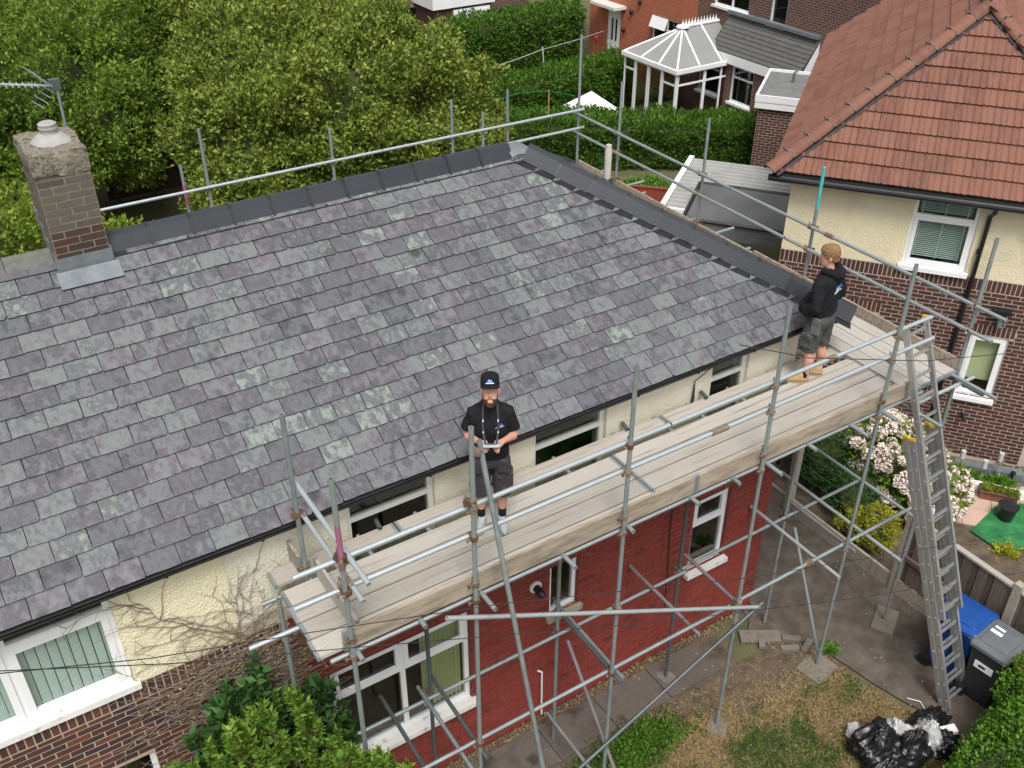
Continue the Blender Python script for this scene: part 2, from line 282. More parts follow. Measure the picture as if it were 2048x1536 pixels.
def brickmat(name, cols, mortar, bw=.225, bh=.075):
    m = bpy.data.materials.new(name); m.use_nodes = True; t = m.node_tree; L = t.links.new; p = t.nodes['Principled BSDF']; p.inputs['Roughness'].default_value = .9
    tc = N(t, 'TexCoord'); mp = N(t, 'Mapping'); L(tc.outputs['Object'], mp.inputs[0]); mp.inputs['Rotation'].default_value = (math.pi/2, 0, math.pi/2)
    mp.vector_type = 'TEXTURE'
    b = N(t, 'TexBrick'); b.inputs['Scale'].default_value = 1; b.inputs['Brick Width'].default_value = bw; b.inputs['Row Height'].default_value = bh; b.inputs['Mortar Size'].default_value = .006
    b.inputs['Color1'].default_value = (*cols[0], 1); b.inputs['Color2'].default_value = (*cols[1], 1); b.inputs['Mortar'].default_value = (*mortar, 1)
    L(mp.outputs[0], b.inputs[0]); L(b.outputs[0], p.inputs['Base Color']); return m
class Wall:                                   # a wall face: u along it, z up, d outwards
    def __init__(s, o, u, n): s.o = Vector(o); s.u = Vector(u).normalized(); s.n = Vector(n).normalized(); s.R = frame(s.u, -s.n, Vector((0,0,1)))
    def p(s, u, z, d=0): return s.o + s.u*u + s.n*d + Vector((0, 0, z))
    def box(s, mb, u0, u1, z0, z1, d0, d1):
        c = s.p((u0+u1)/2, (z0+z1)/2, (d0+d1)/2); return mb.obox(c, s.u, -s.n, Vector((0,0,1)), abs(u1-u0)/2, abs(d1-d0)/2, abs(z1-z0)/2)
def panel(W, u0, u1, z0, z1, holes, thick, d=0):
    us = sorted({u0, u1} | {c for h in holes for c in h[:2] if u0 < c < u1}); zs = sorted({z0, z1} | {c for h in holes for c in h[2:] if z0 < c < z1})
    solid = lambda i, j: 0 <= i < len(us)-1 and 0 <= j < len(zs)-1 and not any(h[0] < (us[i]+us[i+1])/2 < h[1] and h[2] < (zs[j]+zs[j+1])/2 < h[3] for h in holes)
    mb = MB()
    for i in range(len(us)-1):
        for j in range(len(zs)-1):
            if not solid(i, j): continue
            a, b, c, e = us[i], us[i+1], zs[j], zs[j+1]
            mb.add([W.p(a,c,d),W.p(b,c,d),W.p(b,e,d),W.p(a,e,d)], [(0,1,2,3)]); mb.add([W.p(a,c,d-thick),W.p(b,c,d-thick),W.p(b,e,d-thick),W.p(a,e,d-thick)], [(3,2,1,0)])
            for (di, dj, p, q) in ((-1,0,(a,c),(a,e)),(1,0,(b,c),(b,e)),(0,-1,(a,c),(b,c)),(0,1,(a,e),(b,e))):
                if not solid(i+di, j+dj): mb.add([W.p(*p,d),W.p(*q,d),W.p(*q,d-thick),W.p(*p,d-thick)], [(0,1,2,3)])
    return mb
BRICKME = {}
def brick_courses(W, parent, u0, u1, z0, z1, holes, mat, nmax=300, soldier=None, proud=.003, bl=.225, bh=.075, j=.0135, vis=lambda u, z: True, phase=0, soldiers=()):
    key = mat.name
    if key not in BRICKME:
        mb = MB(); h = .0025
        mb.box((-.5,-.5,-.5),(.5,.5,.5)); BRICKME[key] = mb.mesh('brick'); BRICKME[key].materials.append(mat)
    me = BRICKME[key]; L = []
    k = 0; z = z0
    sol = list(soldiers)
    while z < z1-.02:
        hh = min(bh, z1-z); zc = z+hh/2
        free = [(u0, u1)]
        for h in list(holes)+sol:
            if h[2]-.01 < zc < h[3]+.01:
                nf = []
                for a, b in free:
                    if h[0] > a: nf.append((a, min(b, h[0])))
                    if h[1] < b: nf.append((max(a, h[1]), b))
                free = [x for x in nf if x[1]-x[0] > .04]
        x = u0 - (bl/2 if (k+phase) % 2 else 0) - bl
        while x < u1:
            for a, b in free:
                s, e = max(x, a), min(x+bl, b)
                if e-s > .05 and vis((s+e)/2, zc): L.append(((s+e)/2, zc, e-s-j, hh-j))
            x += bl
        z += bh; k += 1
    for h in sol:                              # bricks on end
        n = max(1, round((h[1]-h[0])/bh)); st = (h[1]-h[0])/n
        for i in range(n): L.append((h[0]+st*(i+.5), (h[2]+h[3])/2, st-j, h[3]-h[2]-j))
    cc = Vector(CAM); L.sort(key=lambda q: (W.p(q[0], q[1]) - cc).length)
    rest = MB(); dep = .03
    for i, (u, z, a, b) in enumerate(L):
        pr_ = proud + random.uniform(-.0012, .0018); loc = W.p(u, z, pr_-dep/2)
        if i < nmax:
            obj('brick', me, None, parent, loc, W.R, (a, dep, b))
        else: rest.obox(loc, W.u, -W.n, Vector((0,0,1)), a/2, dep/2, b/2)
    if rest.v: tag(rest.build('brickwork', mat, parent), kind='stuff')
def window(W, parent, u0, u1, z0, z1, mulls=(), transom=None, mat=None, setb=.05, bar=.055, sill=True, gl='glass', sash=(), sillmat='upvc', sillw=.08, tr_from=None):
    """frame mesh with bars; panes and sill are its parts"""
    mat = mat or MAT['upvc']; mb = MB(); d0, d1 = -setb-.06, -setb; e = .001
    W.box(mb, u0+e, u0+bar, z0+.007, z1-e, d0, d1); W.box(mb, u1-bar, u1-e, z0+.007, z1-e, d0, d1)
    W.box(mb, u0+bar, u1-bar, z0+.007, z0+bar, d0+.001, d1-.001); W.box(mb, u0+bar, u1-bar, z1-bar, z1-e, d0+.001, d1-.001)
    xs = [u0+bar] + [c for m in mulls for c in (m-bar*.55, m+bar*.55)] + [u1-bar]
    for m in mulls: W.box(mb, m-bar*.55, m+bar*.55, z0+bar, z1-bar, d0+.002, d1-.002)
    cells = []
    for i in range(0, len(xs), 2):
        a, b = xs[i], xs[i+1]
        if transom:
            W.box(mb, a, b, transom-bar*.5, transom+bar*.5, d0+.003, d1-.001); cells += [(a, b, z0+bar, transom-bar*.5), (a, b, transom+bar*.5, z1-bar)]
        else: cells.append((a, b, z0+bar, z1-bar))
    f = mb.build('window', mat, parent)
    for k, (a, b, c, e2) in enumerate(cells):
        if k in sash:                          # opening light: an inner frame proud of the outer one
            s = MB(); t = .05
            W.box(s, a-.015, a+t, c-.015, e2+.015, d1-.03, d1+.012); W.box(s, b-t, b+.015, c-.015, e2+.015, d1-.03, d1+.012)
            W.box(s, a+t, b-t, c-.015, c+t, d1-.03, d1+.011); W.box(s, a+t, b-t, e2-t, e2+.015, d1-.03, d1+.011)
            s.build('sash', mat, f); a += t; b -= t; c += t; e2 -= t
        p = MB(); W.box(p, a-.004, b+.004, c-.004, e2+.004, d1-.034, d1-.026); p.build('pane', MAT[gl], f)
    if sill:
        s = MB(); W.box(s, u0-.05, u1+.05, z0-.07, z0+.006, -.003, sillw); W.box(s, u0+.003, u1-.003, z0+.001, z0+.0055, d0-.005, -.0035); s.build('sill', MAT[sillmat], f)
    return f
# ================================================================ setting
def sheet(name, pts, z, mat, kind='structure', th=None, parent=None):
    mb = MB(); n = len(pts)
    if th: mb.plate([(p[0], p[1]) for p in pts], z-th, z)
    else: mb.add([(p[0], p[1], z) for p in pts], [tuple(range(n))])
    o = mb.build(name, mat, parent); 
    if kind: o['kind'] = kind
    return o
g = MB(); g.add([(-250,-150,-.03),(250,-150,-.03),(250,350,-.03),(-250,350,-.03)], [(0,1,2,3)]); tag(g.build('ground', MAT['ground']), kind='structure')
# ================================================================ the slate-roofed house
YE, ZE, TS, XC, DD = 7.05, 5.1, .6, 9.42, 3.0
YR, ZR, XA, TH = YE+DD, ZE+TS*DD, XC-DD, math.atan(TS); YB = YE+2*DD
FW = Wall((0, 7.28, 0), (1, 0, 0), (0, -1, 0)); XL, XW = -5.0, 8.95
house = thing('semi_detached_house', (2, 10, 0), 'slate-roofed semi-detached house with red painted brick and cream render inside the scaffold', 'house')
holesL = [(-1.75, .37, 3.72, 4.93), (-1.6, .36, 1.4, 2.68)]
holesF = [(2.66, 3.66, 3.9, 4.86), (4.9, 5.9, 3.9, 4.86), (7.48, 8.1, 3.95, 4.86)]
holesG = [(2.25, 4.02, 1.08, 2.62), (5.17, 5.6, 1.88, 2.7), (7.5, 8.14, 1.42, 2.68)]
XB = 1.9; ZB = 3.69
panel(FW, 1.41, XW, ZB, 5.02, holesF, .25).build('rendered_wall', MAT['render'], house)
panel(FW, XL, 1.408, ZB, 5.02, holesL, .25, d=.003).build('rendered_wall', MAT['render_y'], house)
wb = panel(FW, XL, XB, 0, ZB-.002, holesL, .25).build('brick_wall', MAT['mortar'], house)
wr = panel(FW, XB+.002, XW, 0, ZB-.002, holesG, .25).build('red_brick_wall', MAT['redmortar'], house)
brick_courses(FW, wb, -1.7, XB-.01, 2.2, ZB-.23, holesL, MAT['brick'], 300, soldiers=[(-1.7, XB-.01, ZB-.225, ZB-.005)])
brick_courses(FW, wr, XB+.01, XW, 0.02, ZB-.02, holesG, MAT['redwall'], 300, proud=.005, j=.012)
RW = Wall((XW, 7.28, 0), (0, 1, 0), (1, 0, 0)); panel(RW, .251, 2*DD-.3, 0, 5.02, [], .25).build('side_wall', MAT['redwall'], house)
BW = Wall((XW, YB-.25, 0), (-1, 0, 0), (0, 1, 0)); panel(BW, 0, XW-XL, 0, 5.02, [], .2).build('rear_wall', MAT['render'], house)
m = MB(); m.box((XL, 7.6, 0), (XL+.2, YB-.5, 5.0)); m.build('party_wall', MAT['brick'], house)
m = MB(); m.box((XL+.25, 7.54, 2.72), (XW-.26, YB-.5, 2.9)); m.build('upper_floor', MAT['inside'], house)
m = MB(); m.box((XL+.25, 9.4, .02), (XW-.26, 9.5, 2.7)); m.box((XL+.25, 9.4, 2.92), (XW-.26, 9.5, 4.95)); m.build('inner_wall', MAT['inside'], house)
m = MB(); m.box((XL+.25, 7.54, 4.97), (XW-.26, YB-.5, 5.05)); m.build('ceiling', MAT['inside'], house)
# windows of the house
wl = window(FW, house, -1.75, .37, 3.72, 4.93, mulls=(-.55,), transom=4.66, sash=(0, 2), sillmat='sill', sillw=.05, bar=.065)
for u0, u1 in ((-1.68, -.6), (-.5, .32)):
    n = int((u1-u0)/.088)
    for i in range(n):
        m = MB(); a = u0+(u1-u0)*(i+.5)/n; c = FW.p(a, 4.18, -.14); dx = Vector((math.cos(.3), math.sin(.3), 0)); m.obox(c, dx, Vector((-dx.y, dx.x, 0)), V(0,0,1), .043, .0012, .42)
        m.build('blind_slat', MAT['blind'], wl)
window(FW, house, -1.6, .36, 1.4, 2.68, mulls=(-.6,), transom=2.3, sillmat='sill')
for a, b, c, d_ in holesF:
    window(FW, house, a, b, c, d_, transom=d_-.27, mat=MAT['upvc_old'], sill=False, gl='glass_d', bar=.06, sash=())
ga = window(FW, house, *holesG[0], mulls=(3.14,), transom=2.12, sash=(1, 3), gl='glass_d', bar=.06, sillmat='sill', sillw=.1)
cv = MB(); pts = []
for i in range(40): pts.append((3.42+.55*i/39, 7.43+.022*math.sin(i*1.5)))
cv.rings([[(x, y, z) for x, y in pts] for z in (1.12, 2.58)], cap=False, close=False); cv.build('curtain', MAT['curtain'], ga)
window(FW, house, *holesG[1], sillmat='concrete', sillw=.07, gl='glass_d')
window(FW, house, *holesG[2], transom=2.2, sash=(1,), sillmat='sill', sillw=.09, gl='glass_d')
m = MB(); m.tube([FW.p(4.95,2.52,-.02), FW.p(4.95,2.52,.03)], [.085,.085], 16); fl = m.build('flue_collar', MAT['upvc_old'], house)
m = MB(); m.tube([FW.p(4.95,2.52,.03), FW.p(4.95,2.51,.15), FW.p(4.96,2.50,.19)], [.05,.052,.04], 14); m.build('flue_pipe', MAT['black'], fl)
m = MB(); m.tube([FW.p(5.0,.98,.02), FW.p(5.05,.95,.05), FW.p(5.06,.1,.05)], .014, 8); m.build('overflow_pipe', MAT['upvc_old'], house)
m = MB(); m.tube([FW.p(7.09,3.6,.012), FW.p(7.08,2.4,.014), FW.p(7.13,1.6,.012), FW.p(7.15,.95,.014)], .009, 6); m.build('wall_cable', MAT['wire'], house)
m = MB(); m.tube([FW.p(7.2,4.72,.02), FW.p(7.19,4.5,.03), FW.p(7.18,4.2,.02)], [.006,.02,.006], 6); m.tube([FW.p(7.19,4.72,.015), FW.p(7.6,4.9,.012)], .005, 5); m.build('hanging_cable', MAT['wire'], house)
# gutters and fascia
gm = MB()
for a, b in (((XL, 7.062), (XC-.02, 7.062)),):
    R_ = .032
    prof = [(-R_*math.cos(t), -R_*math.sin(t)) for t in [math.pi*i/8 for i in range(9)]]
    rs = [[(x, a[1]+p, ZE-.03+q) for p, q in prof] + [(x, a[1]+p*.9, ZE-.03+q*.9) for p, q in reversed(prof)] for x in (a[0], b[0])]
    gm.rings(rs)
gut = gm.build('gutter', MAT['black'], house)
for i in range(12):
    m = MB(); x = -.9+i*.88; m.box((x-.01, 7.026, ZE-.07), (x+.01, 7.08, ZE-.029)); m.build('gutter_bracket', MAT['black'], gut)
m = MB(); m.box((XL, 7.098, ZE-.12), (XC-.06, 7.112, ZE-.02)); m.box((XC-.06, 7.08, ZE-.16), (XC-.04, YB-.05, ZE-.01)); m.build('fascia', MAT['black'], house)
m = MB(); m.box((XL, 7.1, ZE-.085), (XC-.06, 7.279, ZE-.075)); m.box((XW, 7.28, ZE-.085), (XC-.06, YB-.05, ZE-.075)); m.build('soffit', MAT['upvc_old'], house)
# roof: underlay, slates, ridge and hip tiles
dk = MB(); o_ = -.03
A_ = (XA, YR, ZR+o_); B_ = (XL, YR, ZR+o_)
dk.add([(XL,YE,ZE+o_),(XC,YE,ZE+o_),(XC,YB,ZE+o_),(XL,YB,ZE+o_),A_,B_], [(0,1,4,5),(1,2,4),(2,3,5,4),(3,0,5)])
roof = dk.build('roof', MAT['deck'], house)
sv = Vector((0, math.cos(TH), math.sin(TH))); nv = Vector((0, -math.sin(TH), math.cos(TH))); RF = frame(V(1,0,0), sv, nv)
NC = 17; SL = DD/math.cos(TH); GA = SL/NC; SWD = .312
def clip(poly, a, b, c):                      # keep a*x+b*y<=c
    out = []
    for i in range(len(poly)):
        p, q = poly[i], poly[(i+1) % len(poly)]; fp, fq = a*p[0]+b*p[1]-c, a*q[0]+b*q[1]-c
        if fp <= 0: out.append(p)
        if fp*fq < 0: t = fp/(fp-fq); out.append((p[0]+t*(q[0]-p[0]), p[1]+t*(q[1]-p[1])))
    return out
SLEN = GA*1.22
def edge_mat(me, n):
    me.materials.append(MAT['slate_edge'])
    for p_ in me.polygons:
        if abs(p_.normal.dot(n)) < .6: p_.material_index = 1  # side faces take the dirt and painted shadow colour
def slate_poly(w, rnd):
    h = w/2-.0035; r = lambda s: rnd.uniform(-s, s); n = 4
    c1, c2 = (rnd.uniform(.01,.035) if rnd.random() < .16 else .004), (rnd.uniform(.01,.03) if rnd.random() < .16 else .004)
    bot = [(-h, c1), (-h+c1, r(.003))] + [(-h+2*h*i/n, r(.0035)) for i in range(1, n)] + [(h-c2, r(.003)), (h, c2)]
    return bot + [(h+r(.002), SLEN), (-h+r(.002), SLEN)]
def slate_mesh(poly, tilt=.02, th=.0135):
    mb = MB(); n = len(poly); z = lambda y: .004+tilt*(1-y/SLEN)
    vs = [(x, y, z(y)) for x, y in poly]+[(x, y, z(y)+th) for x, y in poly]
    mb.add(vs, [tuple(reversed(range(n))), tuple(range(n, 2*n))]+[(i, (i+1) % n, n+(i+1) % n, n+i) for i in range(n)]); return mb
rs_ = random.Random(3); VAR = []
for i in range(14):
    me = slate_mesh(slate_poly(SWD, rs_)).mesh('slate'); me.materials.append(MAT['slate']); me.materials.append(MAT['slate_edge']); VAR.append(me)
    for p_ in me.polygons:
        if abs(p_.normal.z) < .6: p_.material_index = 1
cells = []
CHX = (.93, 1.50)                             # chimney footprint
for k in range(NC):
    x = -3.2 + (SWD/2 if k % 2 else 0) + rs_.uniform(-.02, .02)
    while x < XC:
        y = k*GA; lim = XC - y*math.cos(TH)
        Yw = YE + y*math.cos(TH)
        if x - SWD/2 < lim and not (CHX[0]-.02 < x < CHX[1]+.02 and Yw > 9.72): cells.append((k, x, y, lim))
        x += SWD
cc = Vector(CAM); full = []; rest = MB()
for k, x, y, lim in cells:
    P0 = V(x, YE, ZE) + sv*y
    vis = P0.x > -1.1 - .0*y
    full.append(((P0-cc).length if vis else 99, k, x, y, lim, P0))
full.sort(key=lambda q: q[0]); cnt = 0
for d_, k, x, y, lim, P0 in full:
    ang = rs_.uniform(-.008, .008); slip = rs_.uniform(-.004, .004); R = RF @ Matrix.Rotation(ang, 4, 'Z') @ Matrix.Rotation(rs_.uniform(-.016,.006), 4, 'X'); P = P0 + sv*slip
    if x + SWD/2 < lim - SLEN*math.cos(TH) and cnt < 300 and d_ < 90:
        obj('slate', rs_.choice(VAR), None, roof, P, R); cnt += 1
    else:
        poly = clip(slate_poly(SWD, rs_), 1, math.cos(TH), lim-x)
        if len(poly) > 2: s = slate_mesh(poly); rest.add(s.v, s.f, at(P, R))
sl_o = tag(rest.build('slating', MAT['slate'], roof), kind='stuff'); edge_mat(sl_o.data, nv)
# right-hand slope
s2 = Vector((-math.cos(TH), 0, math.sin(TH))); n2 = Vector((math.sin(TH), 0, math.cos(TH))); R2 = frame(V(0,1,0), s2, n2); rest = MB()
for k in range(NC):
    yy = YE + (SWD/2 if k % 2 else 0); t = k*GA
    while yy < YB:
        lo, hi = YE+t*math.cos(TH), YB-t*math.cos(TH)
        if lo-SWD < yy < hi+SWD:
            poly = clip(clip(slate_poly(SWD, rs_), 1, math.cos(TH), hi-yy), -1, math.cos(TH), yy-lo)
            if len(poly) > 2: s = slate_mesh(poly); rest.add(s.v, s.f, at(V(XC, yy, ZE)+s2*t, R2))
        yy += SWD
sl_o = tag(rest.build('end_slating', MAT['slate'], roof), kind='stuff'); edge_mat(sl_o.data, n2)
def cap_tiles(a, b, n, mat, wid, drop, name, flat=.075, h0=.075, clipm=None, jit=.004):
    a, b = Vector(a), Vector(b); d = (b-a).normalized(); L = (b-a).length/n; side = d.cross(V(0,0,1)).normalized(); up = side.cross(d)
    prof = [(-wid, -drop), (-flat, h0*.75), (-flat*.4, h0), (flat*.4, h0), (flat, h0*.75), (wid, -drop)]
    inn = [(p*.93, q-.014) for p, q in reversed(prof)]
    mb = MB(); mb.rings([[(t, p, q) for p, q in prof+inn] for t in (.004, L-.004)]); me = mb.mesh(name); me.materials.append(mat)
    cm = MB(); pc = [(p*1.05, q+.009) for p, q in prof]; ci = [(p*.95, q-.01) for p, q in reversed(prof)]
    cm.rings([[(t, p, q) for p, q in pc+ci] for t in (-.014, .014)]); cme = cm.mesh('joint_clip'); 
    if clipm: cme.materials.append(clipm)
    R = frame(d, -side, up)
    for i in range(n):
        p = a + d*L*i + up*random.uniform(-jit, jit); o = obj(name, me, None, roof, p, R @ Matrix.Rotation(random.uniform(-.006,.006), 4, 'Z'))
        if clipm and i > 0: obj('joint_clip', cme, None, roof, p - d*.0, R)
ridge_up = V(0, 0, .015)
cap_tiles(V(1.46, YR, ZR)+ridge_up, V(XA-.12, YR, ZR)+ridge_up, 11, MAT['ridge'], .165, .085, 'ridge_tile', clipm=MAT['black'], flat=.065, h0=.095)
cap_tiles(V(-4, YR, ZR)+ridge_up, V(.95, YR, ZR)+ridge_up, 11, MAT['ridge_old'], .15, .085, 'ridge_tile', flat=.05, h0=.06)
hd = (V(XC, YE, ZE)-V(XA, YR, ZR)).normalized()
cap_tiles(V(XA, YR, ZR)+hd*.16+ridge_up*3.6, V(XC, YE, ZE)+hd*.12+ridge_up*3.6, 10, MAT['ridge'], .16, .07, 'hip_tile', clipm=MAT['black'], flat=.065, h0=.1)
hb = (V(XC, YB, ZE)-V(XA, YR, ZR)).normalized()
cap_tiles(V(XA, YR, ZR)+hb*.2, V(XC, YB, ZE)+hb*.05, 10, MAT['ridge'], .145, .05, 'hip_tile', clipm=None)
m = MB()                                      # dark dry-verge strip under the hip and ridge tiles
for a, b, w_, dz in ((V(XA,YR,ZR), V(XC,YE,ZE)+hd*.1, .235, -.062), (V(1.5,YR,ZR), V(XA,YR,ZR), .2, -.085)):
    d = (b-a).normalized(); sd_ = d.cross(V(0,0,1)).normalized(); m.add([a-sd_*w_+V(0,0,dz+.005), a+V(0,0,.03), a+sd_*w_+V(0,0,dz+.005), b-sd_*w_+V(0,0,dz+.005), b+V(0,0,.03), b+sd_*w_+V(0,0,dz+.005)], [(0,1,4,3),(1,2,5,4)])
m.build('ridge_roll', MAT['black'], roof)
m = MB(); c = V(XA, YR, ZR+.07)              # lead saddle where ridge and hips meet
top = []; nrm = 12
for i in range(5):
    for j in range(5):
        u, v = (i-2)/2, (j-2)/2; r = math.hypot(u, v); top.append((c.x+.02+u*.17, c.y+v*.17, c.z+.03-.115*max(abs(v), u if u > 0 else abs(v))+.012*math.sin(5*u+3*v)))
m.add(top, [(i*5+j, (i+1)*5+j, (i+1)*5+j+1, i*5+j+1) for i in range(4) for j in range(4)]); m.add([(x, y, z-.03) for x, y, z in top], [(i*5+j, i*5+j+1, (i+1)*5+j+1, (i+1)*5+j) for i in range(4) for j in range(4)])
m.build('lead_saddle', MAT['lead'], roof, smooth=True)
m = MB(); m.tube([(9.12,11.62,5.1),(9.12,11.62,5.84),(9.12,11.62,5.86),(9.12,11.62,5.93)], [.055,.055,.048,.045], 14); vp = m.build('vent_pipe', MAT['pipe'], roof, smooth=True, angle=40)
m = MB(); m.tube([(9.12,11.62,5.2),(9.12,11.62,5.34),(9.12,11.62,5.4)], [.15,.075,.06], 14); m.build('pipe_collar', MAT['ridge'], vp, smooth=True)
# chimney
CX0, CX1, CY0, CY1, CZ0, CZ1 = .97, 1.47, 9.84, 10.55, 6.4, 7.78
m = MB(); m.box((CX0, CY0, CZ0), (CX1, CY1, CZ1)); ch = m.build('chimney', MAT['mortar_d'], house)
brick_courses(Wall((CX0,CY0,0),(1,0,0),(0,-1,0)), ch, 0, CX1-CX0, 6.75, 7.2, [], MAT['brick_c'], 60, bl=.25); brick_courses(Wall((CX0,CY0,0),(1,0,0),(0,-1,0)), ch, 0, CX1-CX0, 7.2, CZ1, [], MAT['brick_s'], 60, bl=.25)
brick_courses(Wall((CX0,CY1,0),(0,-1,0),(-1,0,0)), ch, 0, CY1-CY0, 6.75, CZ1, [], MAT['brick_s'], 60, bl=.2366, phase=1)
brick_courses(Wall((CX1,CY0,0),(0,1,0),(1,0,0)), ch, 0, CY1-CY0, 6.75, CZ1, [], MAT['brick_c'], 40, bl=.2366, phase=1)
m = MB(); n = 9                               # rough cement capping
for k, (gx, z) in enumerate(((.0, CZ1-.02), (.035, CZ1), (.04, CZ1+.15), (.0, CZ1+.2))):
    pass
rsx = []
for gx, z in ((.0, CZ1-.02), (.012, CZ1+.0), (.018, CZ1+.1), (.008, CZ1+.19), (-.05, CZ1+.2)):
    ring = []
    for (x0, y0, x1, y1) in ((CX0-gx, CY0-gx, CX1+gx, CY0-gx), (CX1+gx, CY0-gx, CX1+gx, CY1+gx), (CX1+gx, CY1+gx, CX0-gx, CY1+gx), (CX0-gx, CY1+gx, CX0-gx, CY0-gx)):
        for i in range(8): t = i/8; ring.append((x0+(x1-x0)*t+random.uniform(-.014,.014), y0+(y1-y0)*t+random.uniform(-.014,.014), z+random.uniform(-.016,.016)))
    rsx.append(ring)
m.rings(rsx); m.build('cement_cap', MAT['cap'], ch, smooth=True, angle=50)
m = MB(); m.tube([(1.24,10.2,CZ1+.16),(1.24,10.2,CZ1+.2),(1.24,10.2,CZ1+.27)], [.21,.18,.1], 20); m.build('flaunching', MAT['cement'], ch, smooth=True)
m = MB()
m.tube([(1.24,10.2,CZ1+.25),(1.24,10.2,CZ1+.31),(1.24,10.2,CZ1+.312),(1.24,10.2,CZ1+.33),(1.24,10.2,CZ1+.332),(1.24,10.2,CZ1+.36),(1.24,10.2,CZ1+.375)], [.078,.078,.088,.088,.08,.086,.06], 20)
m.build('chimney_cowl', MAT['cement'], ch, smooth=True, angle=30)
m = MB(); m.obox(V(1.22, 9.72, 6.735)+nv*.022, V(1,0,0), sv, nv, .3, .1, .004); m.obox(V(1.22, 9.828, 6.84), V(1,0,0), V(0,0,1), V(0,-1,0), .27, .09, .006)
for sx in (CX0-.012, CX1+.012):
    for i in range(4): m.obox(V(sx, 9.92+i*.17, 6.86+i*.1), V(0,1,0), V(0,0,1), V(1,0,0), .09, .09, .006)
m.build('lead_flashing', MAT['lead'], ch)
# ================================================================ scaffold
sc = thing('scaffold', (6, 5.87, 0), 'galvanised tube scaffold with plank platforms wrapped around the slate-roofed house', 'scaffold')
YO, YI, ZP = 5.87, 6.87, 4.5
def pole(name, a, b, mat='galv'): m = MB(); m.pipe(a, b); return m.build(name, MAT[mat], sc, smooth=True, angle=40)
# coupler: two half shells, a hinge block and two bolts
cm = MB(); cm.tube([(0,0,-.026),(0,0,.026)], .034, 10); cm.tube([(-.026,.055,0),(.026,.055,0)], .034, 10); cm.box((-.03,.02,-.022),(.03,.04,.022))
cm.tube([(.03,-.02,0),(.05,.03,.0),(.062,.06,0)], .008, 6); cm.tube([(-.034,-.01,.012),(-.072,-.012,.012)], .008, 6); cm.box((-.085,-.024,-.002),(-.068,0,.026)); cm.tube([(.02,.06,.03),(.02,.062,.075)], .007, 6)
CME = cm.mesh('coupler'); CME.materials.append(MAT['rust'])
def coupler(p, rz=0, flip=False): obj('coupler', CME, None, sc, Vector(p), Matrix.Rotation(rz, 4, 'Z') @ Matrix.Rotation(random.uniform(-.1,.1)+(math.pi if flip else 0), 4, 'X'))
XS = [2.06, 3.32, 5.07, 7.0, 8.91]
TOPS = [6.43, 6.43, 6.45, 6.5, 6.42]
for i, x in enumerate(XS):
    pole('standard', (x, YO, .02), (x, YO, TOPS[i]), 'galv')
    for z in (5.52, 5.19, 4.4, 2.27): coupler((x, YO, z), 0)
pole('standard', (10.4, 5.93, .02), (10.43, 5.93, 6.32)); pole('standard', (2.07, 6.93, 3.9), (2.07, 6.93, 6.4))
for i, x in enumerate(XS):
    if i == 0: pole('standard', (1.75, 6.87, .02), (1.75, 6.87, 4.42)); continue
    pole('standard', (x-.06, YI, .02), (x-.06, YI, 4.42), 'galv_d' if i in (1, 3) else 'galv'); coupler((x-.06, YI, 2.08)); coupler((x-.06, YI, 4.3))
m = MB(); m.tube([(2.06,YO,5.45),(2.06,YO,5.95)], .0247, 10); m.build('paint_band', MAT['pink'], sc, smooth=True, angle=40)
yo = YO+.055; yi = YI-.055
pole('guard_rail', (1.65, yo, 5.53), (5.6, yo, 5.53), 'galv_b'); pole('guard_rail', (5.62, yo, 5.53), (9.53, yo, 5.55), 'galv_b')
pole('guard_rail', (1.62, yo, 5.19), (6.3, yo, 5.19), 'galv_b'); pole('guard_rail', (6.32, yo, 5.19), (9.68, yo, 5.22), 'galv_b')
m = MB(); m.tube([(6.2,yo,5.19),(6.42,yo,5.19)], .034, 10); m.build('sleeve_coupler', MAT['rust'], sc)
m = MB(); m.tube([(7.82,yo,5.54),(7.94,yo,5.54)], .034, 10); m.build('sleeve_coupler', MAT['rust'], sc)
pole('ledger', (1.86, yo, 4.4), (9.75, yo, 4.42)); pole('ledger', (9.4, 5.81, 4.4), (10.6, 5.81, 4.4), 'galv_b'); pole('ledger', (1.6, YI+.055, 4.38), (9.0, YI+.055, 4.38))
pole('ledger', (2.3, yi, 2.08), (7.0, yi, 2.08)); pole('ledger', (6.98, yi+.05, 2.09), (10.45, yi+.05, 2.12))
pole('ledger', (2.6, yo, 2.26), (6.92, yo, 2.27)); pole('ledger', (7.0, yo, 2.29), (10.55, yo, 2.32), 'galv'); pole('ledger', (9.0, 5.99, 2.2), (10.3, 6.02, 2.18), 'galv_b')
coupler((8.3, yo, 2.3), 1.57); coupler((10.4, 5.93, 2.3)); coupler((10.42, 5.93, 4.4)); coupler((10.42, 5.93, 5.46)); coupler((10.42, 5.93, 5.1))
# diagonal braces
pole('brace', (2.97, YO-.06, 4.42), (7.33, YO-.06, 2.13), 'galv_b'); pole('brace', (4.5, YO-.06, .86), (7.38, YO-.06, 2.18), 'galv_d')
_p0 = ony(958, 880, 5.95); _p1 = onx(1086, 1536, 3.62); _d = (_p1-_p0); pole('brace', _p0, _p0+_d*((_p0.z-.02)/-_d.z), 'galv')
coupler(ony(955, 905, 5.9), .5); coupler((3.32, YO, 5.62), 1.0); coupler((5.07, YO-.02, 3.32)); coupler((7.0, YO-.02, 2.35))
pole('brace', (8.95, yi-.06, 1.95), (8.97, YO+.06, .15)); pole('brace', (5.1, YI-.1, 1.95), (5.25, YO, .35), 'galv_p')
